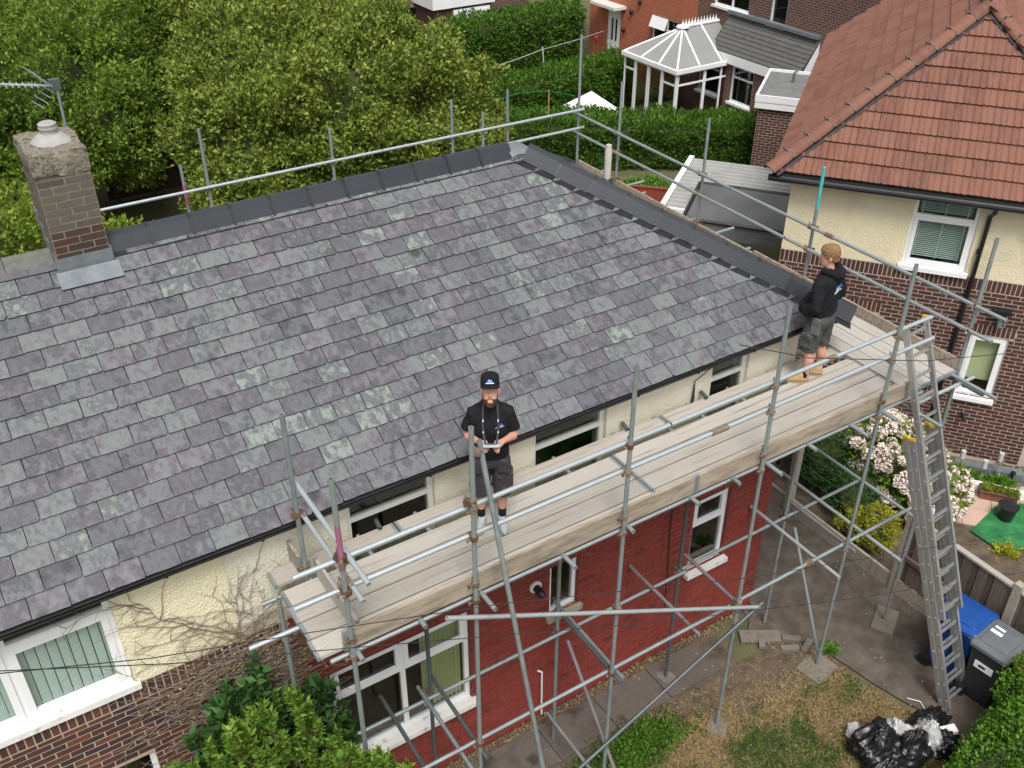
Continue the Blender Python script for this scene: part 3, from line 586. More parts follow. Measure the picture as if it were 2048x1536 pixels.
# transoms below, at the lower lift
for x, y0, y1, z, mt in ((6.39,5.85,7.24,2.14,'galv_p'),(7.12,5.82,7.0,2.16,'galv_p'),(8.53,5.6,7.24,2.17,'galv_b'),(9.45,5.4,7.6,2.16,'galv_b'),(10.3,5.5,8.0,2.16,'galv_b'),(9.06,5.82,7.05,2.18,'galv_p'),(5.21,5.82,7.24,2.14,'galv'),(5.13,5.75,7.1,2.19,'galv_d'),(2.72,5.6,7.1,2.14,'galv_d'),(3.34,5.75,7.05,2.14,'galv_d'),(3.12,5.6,6.95,2.19,'galv'),(4.93,5.8,6.95,.5,'galv')):
    pole('transom', (x, y0, z), (x+.02, y1, z), mt)
# transoms under the deck, sticking out at both ends
for x in (2.1, 2.75, 3.4, 4.35, 5.15, 6.0, 6.6, 7.1, 7.75, 8.45, 8.98):
    pole('transom', (x, YO-random.uniform(.06,.25), 4.435), (x, 7.255, 4.435))
for x in (2.95, 4.25, 6.1, 7.3): pole('transom', (x, 7.13, 4.53), (x+.01, 7.25, 4.55), 'galv_d')
pole('transom', (1.3, 6.42, 4.435), (2.3, 6.42, 4.435), 'galv_b')
for y in (6.3, 7.4, 8.7, 10, 11.3, 12.6, 13.8): pole('transom', (9.05, y, 4.44), (10.75, y, 4.44))
pole('transom', (9.42, 5.35, 4.36), (9.42, 6.9, 4.36)); pole('transom', (10.33, 5.3, 4.46), (10.33, 6.3, 4.46))
# left end rails
pole('guard_rail', (2.115, 5.62, 5.27), (2.115, 7.05, 5.27), 'galv_b'); pole('guard_rail', (2.12, 5.47, 5.59), (2.12, 7.05, 5.58), 'galv_b')
coupler((2.1, 5.9, 5.28), 1.57); coupler((2.1, 6.93, 5.28), 1.57); coupler((2.08, 5.87, 5.59), .8); coupler((2.07, 6.93, 4.62)); coupler((2.08, 5.86, 5.2), .5)
# the return along the end of the house and the row behind it
for y in (8.6, 10.9, 13.05): pole('standard', (10.42, y, .02), (10.45, y, 6.3), 'galv'); [coupler((10.43, y, z), 1.57) for z in (5.44, 5.1, 4.62)]
m = MB(); p0 = onx(1681, 362, 10.44); m.tube([(10.445, 8.6, 5.7),(10.45, 8.6, 6.3)], .0247, 10); m.build('paint_band', MAT['teal'], sc, smooth=True, angle=40)
pole('standard', (10.42, 14.2, .02), (10.42, 14.2, 6.82))
pole('guard_rail', (10.38, 5.5, 5.44), (10.38, 10.2, 5.44)); pole('guard_rail', (10.38, 10.22, 5.44), (10.38, 14.3, 5.46)); pole('guard_rail', (10.38, 5.6, 5.1), (10.38, 9.0, 5.1)); pole('guard_rail', (10.38, 9.02, 5.1), (10.38, 14.25, 5.11))
pole('ledger', (10.38, 5.5, 4.38), (10.38, 14.3, 4.38)); pole('ledger', (9.45, 6.95, 4.38), (9.45, 14.3, 4.38))
m = MB(); m.tube([(10.38,8.18,5.44),(10.38,8.32,5.44)], .034, 10); m.build('sleeve_coupler', MAT['rust'], sc)
for px, zt, mt in ((390,6.44,'galv'),(655,6.07,'galv'),(903,6.14,'galv'),(965,5.84,'galv'),(1015,6.12,'galv')):
    x = ony(px, 220, 14.2).x*1.0; pole('standard', (x, 14.2, .02), (x, 14.2, zt), mt); coupler((x, 14.2, 5.55)); coupler((x, 14.2, 5.21))
x = ony(362, 330, 14.25).x; pole('standard', (x, 14.3, .02), (x, 14.3, ony(362, 330, 14.3).z), 'galv'); m = MB(); m.tube([(x,14.3,5.3),(x,14.3,5.62)], .0247, 10); m.build('paint_band', MAT['pink'], sc)
pole('guard_rail', (2.1, 14.15, 5.57), (6.5, 14.15, 5.56), 'galv_b'); pole('guard_rail', (6.52, 14.15, 5.56), (10.5, 14.15, 5.53), 'galv_b'); pole('guard_rail', (4.0, 14.15, 5.23), (10.5, 14.15, 5.2), 'galv_b')
pole('ledger', (1.0, 14.15, 4.38), (10.5, 14.15, 4.38)); pole('ledger', (1.0, 13.4, 4.38), (10.5, 13.4, 4.38))
for y in (10.6, 12.9): pole('transom', (10.2, y, 4.5), (10.95, y, 4.5))
# planks
def board(name, x0, x1, y0, y1, z0, z1, mat='plank', tilt=0):
    m = MB(); m.box((x0, y0, z0), (x1, y1, z1)); o = m.build(name, MAT[mat], sc); o.rotation_euler.x = tilt
    e = .002
    for s in (0, 1):
        b = MB()
        if x1-x0 > y1-y0: xa = x0-e if s == 0 else x1-.03; b.box((xa, y0-e, z0-e), (xa+.032, y1+e, z1+.0015))
        else: ya = y0-e if s == 0 else y1-.03; b.box((x0-e, ya, z0-e), (x1+e, ya+.032, z1+.0015))
        b.build('end_band', MAT['galv'], o)
    return o
for i in range(4):
    y0 = 5.937+i*.238; j = (5.65, 4.9, 6.2, 5.4)[i] if i else 5.65
    dz_ = random.uniform(-.006,.004); board('deck_plank', 1.765+random.uniform(-.03,.03), 5.66, y0, y0+.218, ZP-.038+dz_, ZP+dz_, 'plank')
    dz_ = random.uniform(-.006,.004); board('deck_plank', 5.675, 9.5+random.uniform(-.02,.02), y0, y0+.218, ZP-.037+dz_, ZP+.001+dz_, 'plank')
for x0, x1 in ((1.76, 3.1), (3.12, 6.6), (6.62, 9.49)): board('deck_plank', x0, x1, 6.965, 7.175, ZP-.036, ZP+.002, 'plank')
for i in range(4):
    x0 = 9.515+i*.222
    board('deck_plank', x0, x0+.209, 5.93, 9.85, ZP-.036, ZP+.004, 'plank_y'); board('deck_plank', x0, x0+.209, 9.87, 14.1, ZP-.036, ZP+.004, 'plank_y')
board('deck_plank', 1.5, 9.4, 13.45, 13.67, ZP-.036, ZP, 'plank'); board('deck_plank', 1.5, 9.4, 13.68, 13.9, ZP-.036, ZP, 'plank')
board('toe_board', 2.0, 6.05, 5.9, 5.934, ZP-.02, ZP+.205, 'toe'); board('toe_board', 6.06, 9.5, 5.9, 5.934, ZP-.02, ZP+.2, 'toe')
board('toe_board', 10.405, 10.44, 5.92, 9.6, ZP-.05, ZP+.15, 'toe'); board('toe_board', 10.41, 10.445, 9.62, 14.15, ZP-.1, ZP+.1, 'toe')
board('toe_board', 2.15, 2.185, 5.97, 6.9, ZP+.004, ZP+.21, 'plank_y'); board('toe_board', 2.02, 2.05, 6.96, 7.25, ZP+.004, ZP+.23, 'toe')
for z in (4.62,): [coupler((x, YO, z)) for x in XS]
# sole boards under the standards
def sole(x, y, a, label, sx=.24, sy=.2, z=0): 
    m = MB(); u = Vector((math.cos(a), math.sin(a), 0)); m.obox((x, y, .017), u, V(-u.y, u.x, 0), V(0,0,1), sx, sy, .02); o = m.build('sole_board', MAT['oldwood']); tag(o, label, 'board', 'sole boards under the scaffold poles')
sole(8.87, 5.83, .15, 'timber sole board under scaffold pole on lawn edge beside the drive'); sole(10.42, 5.93, .5, 'timber sole board under scaffold pole on the drive below the right corner', .26, .16)
sole(8.6, 6.7, -.55, 'grey sole board slanting at the red wall corner by scaffold pole', .3, .11); sole(7.0, 5.85, .6, 'sole board half sunk in green lawn under scaffold pole', .16, .13); sole(6.94, 6.86, .2, 'small sole board on path slabs under dark scaffold pole', .1, .1)
# ================================================================ ladder
lf = Vector((10.08, 4.3, .02)); la = Vector((0, .322, 1)).normalized(); lx = Vector((1, 0, 0)); ln = lx.cross(la)      # ln points up the climbing side
lx = Vector((.995, .08, 0)).normalized(); la = Vector((-.115, .325, 1)).normalized(); ln = la.cross(lx).normalized() * 1
if ln.y > 0: ln = -ln
ld = thing('extension_ladder', lf, 'tall aluminium extension ladder leaning on the scaffold at the platform corner', 'ladder')
def section(s0, s1, wdt, off):
    for sgn in (-1, 1):
        m = MB(); c = lf + la*(s0+s1)/2 + lx*sgn*wdt/2 + ln*off; m.obox(c, lx, ln, la, .013, .036, (s1-s0)/2)
        m.obox(c - lx*sgn*.011 + ln*.038, lx, ln, la, .02, .003, (s1-s0)/2); st = m.build('stile', MAT['alu'], ld)
        k = s0+.14
        while k < s1: 
            b = MB(); q = lf + la*k + lx*sgn*(wdt/2+.013) + ln*off; b.tube([q, q+lx*sgn*.006], .017, 8); b.build('rung_cap', MAT['alu'], st); k += .28
        cp = MB(); cp.obox(lf + la*(s1+.012) + lx*sgn*wdt/2 + ln*off, lx, ln, la, .018, .041, .018); cp.build('end_cap', MAT['yellow'], ld)
    k = s0+.14
    while k < s1:
        m = MB(); p = lf + la*k + ln*off; m.obox(p, lx, ln, la, wdt/2-.012, .016, .014); m.build('rung', MAT['alu'], ld); k += .28
section(0, 4.25, .46, -.17); section(.02, 4.22, .44, -.085); section(1.55, 5.72, .41, 0)
# ================================================================ neighbouring house, turned to the street
AN = math.radians(37.2); NU = V(math.sin(AN), -math.cos(AN), 0); NN = V(math.cos(AN), math.sin(AN), 0)
NW = Wall(NN*16.55, NU, -NN); nb = thing('neighbour_house', NN*16.6+NU*1.5, 'neighbouring house with terracotta tiled hip roof, pale yellow render and dark brick', 'house')
UL, UR = -1.13, 4.1
hn = [(.86, 1.86, 3.66, 4.9), (2.22, 2.83, 1.34, 2.57), (.02, .62, 2.1, 2.66)]
panel(NW, UL, UR, 3.61, 5.0, hn, .25).build('rendered_wall', MAT['render_n'], nb)
nbw = panel(NW, UL, UR, 0, 3.608, hn, .25).build('brick_wall', MAT['mortar_p'], nb)
brick_courses(NW, nbw, UL, 3.6, .08, 3.38, hn, MAT['brick_n'], 300, soldiers=[(UL, 3.6, 3.385, 3.605), (2.15, 2.9, 2.58, 2.79), (-.05, .7, 2.67, 2.88)], vis=lambda u, z: u > -1.2)
NLW = Wall(NW.p(UL, 0), NN, -NU); panel(NLW, .26, 8, 0, 5.0, [], .25).build('side_wall', MAT['render_n'], nb)
m = MB(); NW.box(m, UL+.3, UR, 2.7, 2.85, -8, -.26); m.build('upper_floor', MAT['inside'], nb)
m = MB(); NW.box(m, UL+.3, UR, .05, 4.95, -2.2, -2.1); m.build('inner_wall', MAT['inside'], nb)
m = MB(); NW.box(m, UR, UR+.25, 0, 5.0, -8, 0); NW.box(m, UL, UR, 0, 5.0, -8.3, -8); m.build('rear_wall', MAT['brick_n'], nb)
w1 = window(NW, nb, .86, 1.86, 3.66, 4.9, transom=4.55, sash=(0,), bar=.06, setb=.03, sillw=.07)
for z0, z1, st in ((3.8, 4.46, .035), (4.6, 4.84, .035)):
    k = z0
    while k < z1: 
        m = MB(); c = NW.p(1.36, k, -.16); m.obox(c, NU, (NN*.8+V(0,0,.5)).normalized(), (V(0,0,.8)-NN*.5).normalized(), .4, .013, .0012); m.build('blind_slat', MAT['venetian'], w1); k += st
m = MB()
for u in (1.0, 1.36, 1.7): NW.box(m, u-.008, u+.008, 3.78, 4.84, -.142, -.138)
m.build('blind_tape', MAT['upvc'], w1)
w2 = window(NW, nb, 2.22, 2.83, 1.34, 2.57, bar=.06, setb=.03, sash=(0,), sillw=.08); m = MB(); NW.box(m, 2.3, 2.75, 1.62, 2.5, -.17, -.16); m.build('roller_blind', MAT['curtain'], w2)
window(NW, nb, .02, .62, 2.1, 2.66, setb=.03, sillw=.05)
# gutter, downpipe, lamp, cable box
m = MB(); m.tube([NW.p(-1.5, 4.99, .3), NW.p(4.6, 4.99, .3)], .055, 10); NW.box(m, -1.45, 4.6, 5.0, 5.1, .2, .235); m.build('gutter', MAT['black'], nb)
m = MB(); m.tube([NW.p(2.03,4.95,.3), NW.p(2.03,4.88,.28), NW.p(2.0,4.72,.06), NW.p(1.99,3,.06), NW.p(1.97,.3,.06)], .036, 10); dp = m.build('downpipe', MAT['black'], nb, smooth=True)
for z in (4.1, 2.9, 2.45, 1.2): m = MB(); m.tube([NW.p(1.985, z-.035, .06), NW.p(1.985, z+.035, .06)], .046, 10); m.build('pipe_joint', MAT['black'], dp)
m = MB(); m.tube([NW.p(1.2,1.1,.05), NW.p(1.97,1.55,.05), NW.p(1.97,1.8,.05)], .036, 10); m.build('waste_pipe', MAT['black'], nb)
m = MB(); NW.box(m, 2.5, 2.62, 2.98, 3.1, 0, .06); NW.box(m, 2.42, 2.72, 3.1, 3.16, .04, .2); sl = m.build('security_lamp', MAT['black'], nb); m = MB(); m.tube([NW.p(2.58,2.98,.06), NW.p(2.6,2.82,.1)], [.04,.05], 8); m.build('sensor', MAT['bin_grey'], sl)
m = MB(); NW.box(m, -.28, -.04, 3.2, 3.42, 0, .035); m.build('wall_vent', MAT['lead'], nb)
m = MB(); m.tube([NW.p(2.45,.98,.02), NW.p(2.45,1.0,.12)], .02, 6); m.tube([NW.p(2.45,1.0,.12), NW.p(2.5,.9,.14)], .035, 8); m.build('outside_tap', MAT['black'], nb)
# tiled roof
E0 = NW.p(-1.45, 5.1, .3); DN, TN = 2.88, .78; THN = math.atan(TN); SLN = DN/math.cos(THN); NCN = 11; GN = SLN/NCN; TW = .30
m = MB(); U2, dz = DN*2, V(0,0,-.05); ap = E0+NU*DN+NN*DN+V(0,0,DN*TN)
m.add([E0+dz, E0+NU*U2+dz, E0+NU*U2+NN*9+dz, E0+NN*9+dz, ap+dz, E0+NU*DN+NN*9+V(0,0,DN*TN)+dz], [(0,1,4),(1,2,5,4),(3,0,4,5)]); nroof = m.build('tiled_roof', MAT['deck'], nb)
def tile_section(poly_l, poly_r, nseg=10):
    pass
def wavez(x): 
    t = (x/TW) % 1.0*3 % 1.0
    return .016*max(0, math.sin(math.pi*min(1, t/.42))) if t < .42 else 0.0
TL = GN*1.12
def tile_mb(a, b, y0, y1, tl=.042):             # strip of tile between x=a..b with a wavy top
    n = max(2, int((b-a)/TW*12)); mb = MB(); xs = [a+(b-a)*i/n for i in range(n+1)]
    top0 = [(x, y0, tl+wavez(x+.001)*1.3) for x in xs]; top1 = [(x, y1, .004+wavez(x+.001)) for x in xs]; bot0 = [(x, y0+.012, tl-.036) for x in xs]
    mb.rings([bot0, top0, top1], close=False, cap=False); return mb
TME = tile_mb(0, TW-.002, 0, TL).mesh('roof_tile'); TME.materials.append(MAT['tile'])
sF = (NN*math.cos(THN)+V(0,0,math.sin(THN))); nF = (-NN*math.sin(THN)+V(0,0,math.cos(THN))); RFt = frame(NU, sF, nF)
sLt = (NU*math.cos(THN)+V(0,0,math.sin(THN))); nL = (-NU*math.sin(THN)+V(0,0,math.cos(THN))); RLt = frame(-NN, sLt, nL)
tl_ = []; trest = MB()
for k in range(NCN):
    t = k*GN; hw = t*math.cos(THN); off = 0
    u = 0
    while u < U2:
        if u+TW > hw and u < U2-hw: tl_.append((0, k, u, hw, U2-hw))
        u += TW
    v = 0
    while v < 9:
        if v+TW > hw: tl_.append((1, k, v, hw, 9))
        v += TW
items = []
for f, k, u, lo, hi in tl_:
    P = (E0 + NU*u + sF*k*GN) if f == 0 else (E0 + NN*(u+TW) + sLt*k*GN)
    items.append(((P-cc).length, f, k, u, lo, hi, P))
items.sort(key=lambda q: q[0]); cnt = 0
for d_, f, k, u, lo, hi, P in items:
    R = RFt if f == 0 else RLt; P = P + Vector((0,0,random.uniform(-.003,.003))); cut = math.cos(THN)*TL
    if u >= lo+cut*.6 and u+TW <= hi-cut*.6 and cnt < 300: obj('roof_tile', TME, None, nroof, P, R); cnt += 1
    else:
        a, b = max(u, lo), min(u+TW, hi)
        if b-a < .02: continue
        if f == 0: s = tile_mb(a-u, b-u-.001, 0, TL)
        else: s = tile_mb(u+TW-b, u+TW-a-.001, 0, TL)
        # trim the inner corner by the hip
        vs = []
        for (x, y, z) in s.v:
            if f == 0: xx = min(max(x, lo+y*math.cos(THN)-u), hi-y*math.cos(THN)-u)
            else: xx = min(x, u+TW-lo-y*math.cos(THN))
            vs.append((xx, y, z))
        trest.add(vs, s.f, at(P, R))
tag(trest.build('roof_tiling', MAT['tile'], nroof), kind='stuff')
def round_tiles(a, b, n, r=.13):
    a, b = Vector(a), Vector(b); d = (b-a).normalized(); L = (b-a).length/n; side = d.cross(V(0,0,1)).normalized(); up = side.cross(d)
    pr1 = [(r*math.cos(t), r*.8*math.sin(t)) for t in [math.pi*i/10 for i in range(11)]]; mb = MB()
    mb.rings([[(t, p*q, z*q) for p, z in pr1]+[(t, p*q*.86, z*q*.86-.01) for p, z in reversed(pr1)] for t, q in ((.0, 1.05), (L*.97, .97))]); me = mb.mesh('hip_tile', True); me.set_sharp_from_angle(angle=.9); me.materials.append(MAT['tile'])
    cl = MB(); cl.tube([(0, -r*1.1, .02), (0, 0, r*.95), (0, r*1.1, .02)], .01, 5); cl.tube([(0, r*.7, .07), (0, r*.75, .13)], .012, 5); cme = cl.mesh('tile_clip'); cme.materials.append(MAT['galv_d'])
    R = frame(d, -side, up)
    for i in range(n): obj('hip_tile', me, None, nroof, a+d*L*i+V(0,0,.02), R); obj('tile_clip', cme, None, nroof, a+d*L*(i+.98)+V(0,0,.025), R)
round_tiles(E0-NU*.05-NN*.05, ap, 11); round_tiles(E0+NU*U2, ap, 11); round_tiles(ap+NN*.1, ap+NN*6, 14)
m = MB(); d = (ap-E0).normalized(); sd_ = d.cross(V(0,0,1)).normalized()
for a, b in ((E0, ap), (E0+NU*U2, ap)):
    d = (b-a).normalized(); sd_ = d.cross(V(0,0,1)).normalized(); m.add([a-sd_*.16+V(0,0,-.03), a+V(0,0,.06), a+sd_*.16+V(0,0,-.03), b-sd_*.16+V(0,0,-.03), b+V(0,0,.06), b+sd_*.16+V(0,0,-.03)], [(0,1,4,3),(1,2,5,4)])
m.build('hip_roll', MAT['black'], nroof)
far = MB()
for k in range(NCN):
    s = tile_mb(k*GN*math.cos(THN), 9, 0, TL); sR = -NU*math.cos(THN)+V(0,0,math.sin(THN)); nR = NU*math.sin(THN)+V(0,0,math.cos(THN)); far.add(s.v, s.f, at(E0+NU*U2+sR*k*GN, frame(NN, sR, nR)))
tag(far.build('far_roof_tiling', MAT['tile'], nroof), kind='stuff')
# ================================================================ foliage
def leaf_mesh(name, P, Nn, Ln, Wd, mat, droop=.25, parent=None, loc=None, smooth=False):
    """one folded four-sided leaf at every point, growing along Nn"""
    n = len(P); Nn = Nn/np.maximum(np.linalg.norm(Nn, axis=1, keepdims=True), 1e-6)
    rv = RNG.normal(size=(n, 3)); side = np.cross(Nn, rv); side /= np.maximum(np.linalg.norm(side, axis=1, keepdims=True), 1e-6); up = np.cross(side, Nn)
    Ln = np.broadcast_to(np.asarray(Ln, float).reshape(-1, 1), (n, 1)); Wd = np.broadcast_to(np.asarray(Wd, float).reshape(-1, 1), (n, 1))
    mid = P + Nn*Ln*.45; tip = P + Nn*Ln + up*Ln*(-droop)
    v = np.stack([P, mid - side*Wd*.5 + up*Wd*.18, tip, mid + side*Wd*.5 + up*Wd*.18], 1).reshape(-1, 3)
    loc = np.array(loc if loc is not None else (v[:,0].mean(), v[:,1].mean(), v[:,2].min()))
    v = v - loc; me = bpy.data.meshes.new(name); me.vertices.add(4*n); me.vertices.foreach_set('co', v.astype(np.float32).ravel())
    me.loops.add(4*n); me.polygons.add(n); me.loops.foreach_set('vertex_index', np.arange(4*n, dtype=np.int32)); me.polygons.foreach_set('loop_start', np.arange(0, 4*n, 4, dtype=np.int32))
    try: me.polygons.foreach_set('loop_total', np.full(n, 4, dtype=np.int32))
    except Exception: pass
    me.update(calc_edges=True); return obj(name, me, mat, parent, tuple(loc))
def nz(P, s, seed=0): return np.array([noise.noise(Vector((p[0]*s+seed, p[1]*s, p[2]*s))) for p in P])
def vor(P, s): return np.array([noise.voronoi(Vector((p[0]*s, p[1]*s, p[2]*s*1.15)))[0][0] for p in P])
def sprigs(C, D, per, ln, spread=.9, jit=.05):
    """C centres, D directions: a twig with `per` leaves fanned round each direction"""
    n = len(C); P = np.repeat(C, per, 0) + RNG.normal(size=(n*per, 3))*jit; d = np.repeat(D, per, 0) + RNG.normal(size=(n*per, 3))*spread
    k = np.tile(np.arange(per)/per, n).reshape(-1, 1); P = P + np.repeat(D, per, 0)*k*ln; return P, d
def blob_points(blobs, dens, lump=.22, ls=1.1, inner=.0, zmin=None, thin=0):
    """points spread over the outside of a union of lumpy ellipsoids"""
    C, D = [], []
    for i, (c, r) in enumerate(blobs):
        c = np.array(c, float); r = np.array(r, float); n = int(dens*4*math.pi*((r[0]*r[1])**1.6+(r[0]*r[2])**1.6+(r[1]*r[2])**1.6)**(1/1.6)/3**(1/1.6))
        u = RNG.normal(size=(n, 3)); u /= np.linalg.norm(u, axis=1, keepdims=True)
        q = u*r+c
        if thin: d1 = vor(q, ls); d2 = vor(q, ls*2.7); f = 1 + lump*(.42-d1) + lump*.45*(.42-d2)
        else: f = 1 + lump*nz(q, ls, i*7) + lump*.6*nz(q, ls*2.6, 31)
        f *= 1 - inner*RNG.random(n)**2
        p = c + u*r*f[:, None]; keep = np.ones(n, bool)
        if thin: keep &= RNG.random(n) > np.clip((d1-.42)*3.6, 0, .97)
        for j, (c2, r2) in enumerate(blobs):
            if j != i: keep &= (((p-np.array(c2))/np.array(r2))**2).sum(1) > (.22 if thin else .72)
        if zmin is not None: keep &= p[:, 2] > zmin
        nn = u/r; nn /= np.linalg.norm(nn, axis=1, keepdims=True); C.append(p[keep]); D.append(nn[keep])
    return np.concatenate(C), np.concatenate(D)
def core_mesh(blobs, k, lump, ls):
    mb = MB()
    for i, (c, r) in enumerate(blobs):
        b = len(mb.v); mb.ellipsoid((0,0,0), (1,1,1), 20, 14)
        for q in range(b, len(mb.v)):
            u = Vector(mb.v[q]); p = Vector((u.x*r[0]+c[0], u.y*r[1]+c[1], u.z*r[2]+c[2])); f = k*(1+lump*noise.noise(Vector((p.x*ls+i*7, p.y*ls, p.z*ls))))
            mb.v[q] = (c[0]+u.x*r[0]*f, c[1]+u.y*r[1]*f, c[2]+u.z*r[2]*f)
    return mb
def tree(name, label, cat, base, blobs, mat, dens=55, per=7, leaf=(.11,.06), sl=.18, group=None, up=.55, lump=.25, ls=1.0, trunk=.11, core=True, limbs=5, sub=0):
    t = thing(name, base, label, cat, group); bx = Vector(base); nb0 = len(blobs); blobs = list(blobs)
    for c, r in blobs[:nb0] if sub else []:     # smaller billows all over the main lobes
        for _ in range(sub):
            u = RNG.normal(size=3); u /= np.linalg.norm(u); u[2] = abs(u[2])*.9-.15; rr = RNG.uniform(.24, .42)*(r[0]+r[1]+r[2])/3
            pass
    C, D = blob_points(blobs, dens, lump, ls, .25, zmin=base[2]+.15, thin=nb0 if sub else 0); D = D*1.0 + np.array([0, 0, up]); D /= np.linalg.norm(D, axis=1, keepdims=True)
    P, d = sprigs(C, D, per, sl, .75, leaf[0]*.45); sz = RNG.uniform(.7, 1.25, len(P))
    leaf_mesh('crown', P, d, leaf[0]*sz, leaf[1]*sz, mat, parent=t)
    if sub:                                    # leaves deeper inside the crown
        C2, D2 = blob_points([(c, tuple(q*.7 for q in r)) for c, r in blobs[:nb0]], dens*.25, .2, 1.0, .2, zmin=base[2]+.15); P2, d2 = sprigs(C2, D2, per, sl, .8, leaf[0]*.5); leaf_mesh('inner_leaves', P2, d2, leaf[0]*1.2, leaf[1]*1.2, mat, parent=t)
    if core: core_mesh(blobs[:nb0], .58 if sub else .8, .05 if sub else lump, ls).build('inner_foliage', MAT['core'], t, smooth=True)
    m = MB()
    for i, (c, r) in enumerate(blobs[:limbs]):
        c = Vector(c); m.tube([bx+V(random.uniform(-.08,.08), random.uniform(-.08,.08), 0), bx.lerp(c, .5)+V(random.uniform(-.2,.2), random.uniform(-.2,.2), .1), c+V(0,0,r[2]*.55)], [trunk, trunk*.6, trunk*.2], 7)
    m.build('trunk', MAT['bark'], t, smooth=True); return t
def hedge(name, label, a, b, w_, h, mat, dens=150, leaf=(.1,.04), per=4, wob=.08, group=None, slope=0, z0=0):
    """clipped hedge along a-b (centre line), with a leafy skin on its faces"""
    a, b = Vector((*a, z0)), Vector((*b, z0)); d = (b-a); L = d.length; d.normalize(); n = V(-d.y, d.x, 0); t = thing(name, (a+b)/2, label, 'hedge', group)
    cnt = {'top': int(L*w_*dens), 'f': int(L*h*dens), 'k': int(L*h*dens), 'e': int(w_*h*dens), 's': int(w_*h*dens)}; C, D = [], []
    for key, n_ in cnt.items():
        s, q, z = RNG.random(n_)*L, (RNG.random(n_)-.5)*w_, RNG.random(n_)*h; dr = np.zeros((n_, 3))
        if key == 'top': z[:] = h; dr[:] = (0,0,1)
        elif key == 'f': q[:] = w_/2; dr[:] = n
        elif key == 'k': q[:] = -w_/2; dr[:] = -n
        elif key == 'e': s[:] = L; dr[:] = d
        else: s[:] = 0; dr[:] = -d
        p = np.array(a) + s[:, None]*np.array(d) + q[:, None]*np.array(n) + z[:, None]*np.array((0,0,1.)); p[:,2] -= 0
        p = p + dr*(wob*1.6*nz(p, 1.1, 3)[:, None] + wob*nz(p, 3.2, 9)[:, None] - .02); C.append(p); D.append(dr + np.array([0,0,.45]))
    C, D = np.concatenate(C), np.concatenate(D); P, dd = sprigs(C, D, per, leaf[0]*1.3, .55, .03); sz = RNG.uniform(.7, 1.3, len(P)); keep = P[:,2] > z0+.01; P, dd, sz = P[keep], dd[keep], sz[keep]
    leaf_mesh('foliage', P, dd, leaf[0]*sz, leaf[1]*sz, mat, parent=t)
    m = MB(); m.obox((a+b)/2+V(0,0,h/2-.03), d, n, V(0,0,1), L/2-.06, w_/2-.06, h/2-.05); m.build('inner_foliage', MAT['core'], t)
    return t
# ================================================================ gardens and houses behind
BX = 24.0; BWl = Wall((BX, 0, 0), (0, -1, 0), (-1, 0, 0))     # u = -Y
bh = thing('brick_house', (BX+3, 24, 0), 'orange and dark brown brick house standing behind the conservatory', 'house')
yb = onx(1388, 100, BX).y; yl = onx(1177, 100, BX).y
MAT['brk_o'] = brickmat('orange_brickwork', [(.34,.085,.04),(.42,.12,.055)], (.36,.2,.13)); MAT['brk_d'] = brickmat('dark_brickwork', [(.07,.035,.03),(.12,.055,.042)], (.32,.24,.19))
hw_ = []
dY0, dY1 = onx(1242.5, 19, BX).y, onx(1216.4, 11.4, BX).y
wy1, wy0 = onx(1306, 30, BX).y, onx(1361, 60, BX).y; wzt = onx(1306, 28, BX).z
h_o = [(-dY1, -dY0, .1, 2.32), (-wy1, -wy0, .95, wzt)]
panel(BWl, -yl, -yb, 0, 6.2, h_o, .25).build('orange_brick_wall', MAT['brk_o'], bh)
sy1, sy0 = onx(1428, 5, BX).y, onx(1497, 25, BX).y; ty1, ty0 = onx(1541, 20, BX).y, onx(1573, 35, BX).y; sz_ = 3.5
h_d = [(-sy1, -sy0, sz_, 4.75), (-ty1, -ty0, 3.42, 4.75)]
panel(BWl, -yb+.002, -12, 0, 6.2, h_d, .25).build('dark_brick_wall', MAT['brk_d'], bh)
m = MB(); m.box((BX+.25, 12, 0), (BX+7, 12.2, 6.2)); m.box((BX+.25, yl-.2, 0), (BX+7, yl, 6.2)); m.box((BX+7, 12, 0), (BX+7.2, yl, 6.2)); m.build('rear_wall', MAT['brick_n'], bh)
m = MB(); m.add([(BX-.3,12-.3,6.15),(BX-.3,yl+.3,6.15),(BX+3.5,yl+.3,8.5),(BX+3.5,12-.3,8.5),(BX+7.4,12-.3,6.15),(BX+7.4,yl+.3,6.15)], [(0,3,2,1),(3,4,5,2)]); m.build('roof', MAT['tile_dk'], bh)
m = MB(); m.box((BX+.3, 12.3, 2.7), (BX+6.8, yl-.4, 2.85)); m.box((BX+2, 12.3, .1), (BX+2.1, yl-.4, 6)); m.build('inside_floor', MAT['inside'], bh)
m = MB(); BWl.box(m, *h_o[0], -.1, -.04); dr = m.build('door', MAT['upvc'], bh)
m = MB()
for k in (.35, .65):
    uu = -dY1+(dY1-dY0)*k; BWl.box(m, uu-.05, uu+.05, 1.15, 1.95, -.04, -.034)
m.build('door_glazing', MAT['black'], dr)
m = MB(); BWl.box(m, -dY1+.1, -dY0-.1, .35, .8, -.04, -.02); BWl.box(m, -dY1+.05, -dY1+.12, 1.0, 1.08, -.04, .02); m.build('door_moulding', MAT['upvc'], dr)
wo_ = window(BWl, bh, *h_o[1], mulls=(-(wy1+wy0)/2,), transom=wzt-.42, sillw=.06)
m = MB(); c = BWl.p(-wy1+.45, wzt-.2, .1); m.obox(c, V(0,-1,0), V(.4,0,1).normalized(), V(-1,0,.4).normalized(), .42, .2, .02); m.build('open_sash', MAT['upvc'], wo_)
window(BWl, bh, *h_d[0], mulls=(-(sy1+sy0)/2,), sillw=.08); window(BWl, bh, *h_d[1], sillw=.08)
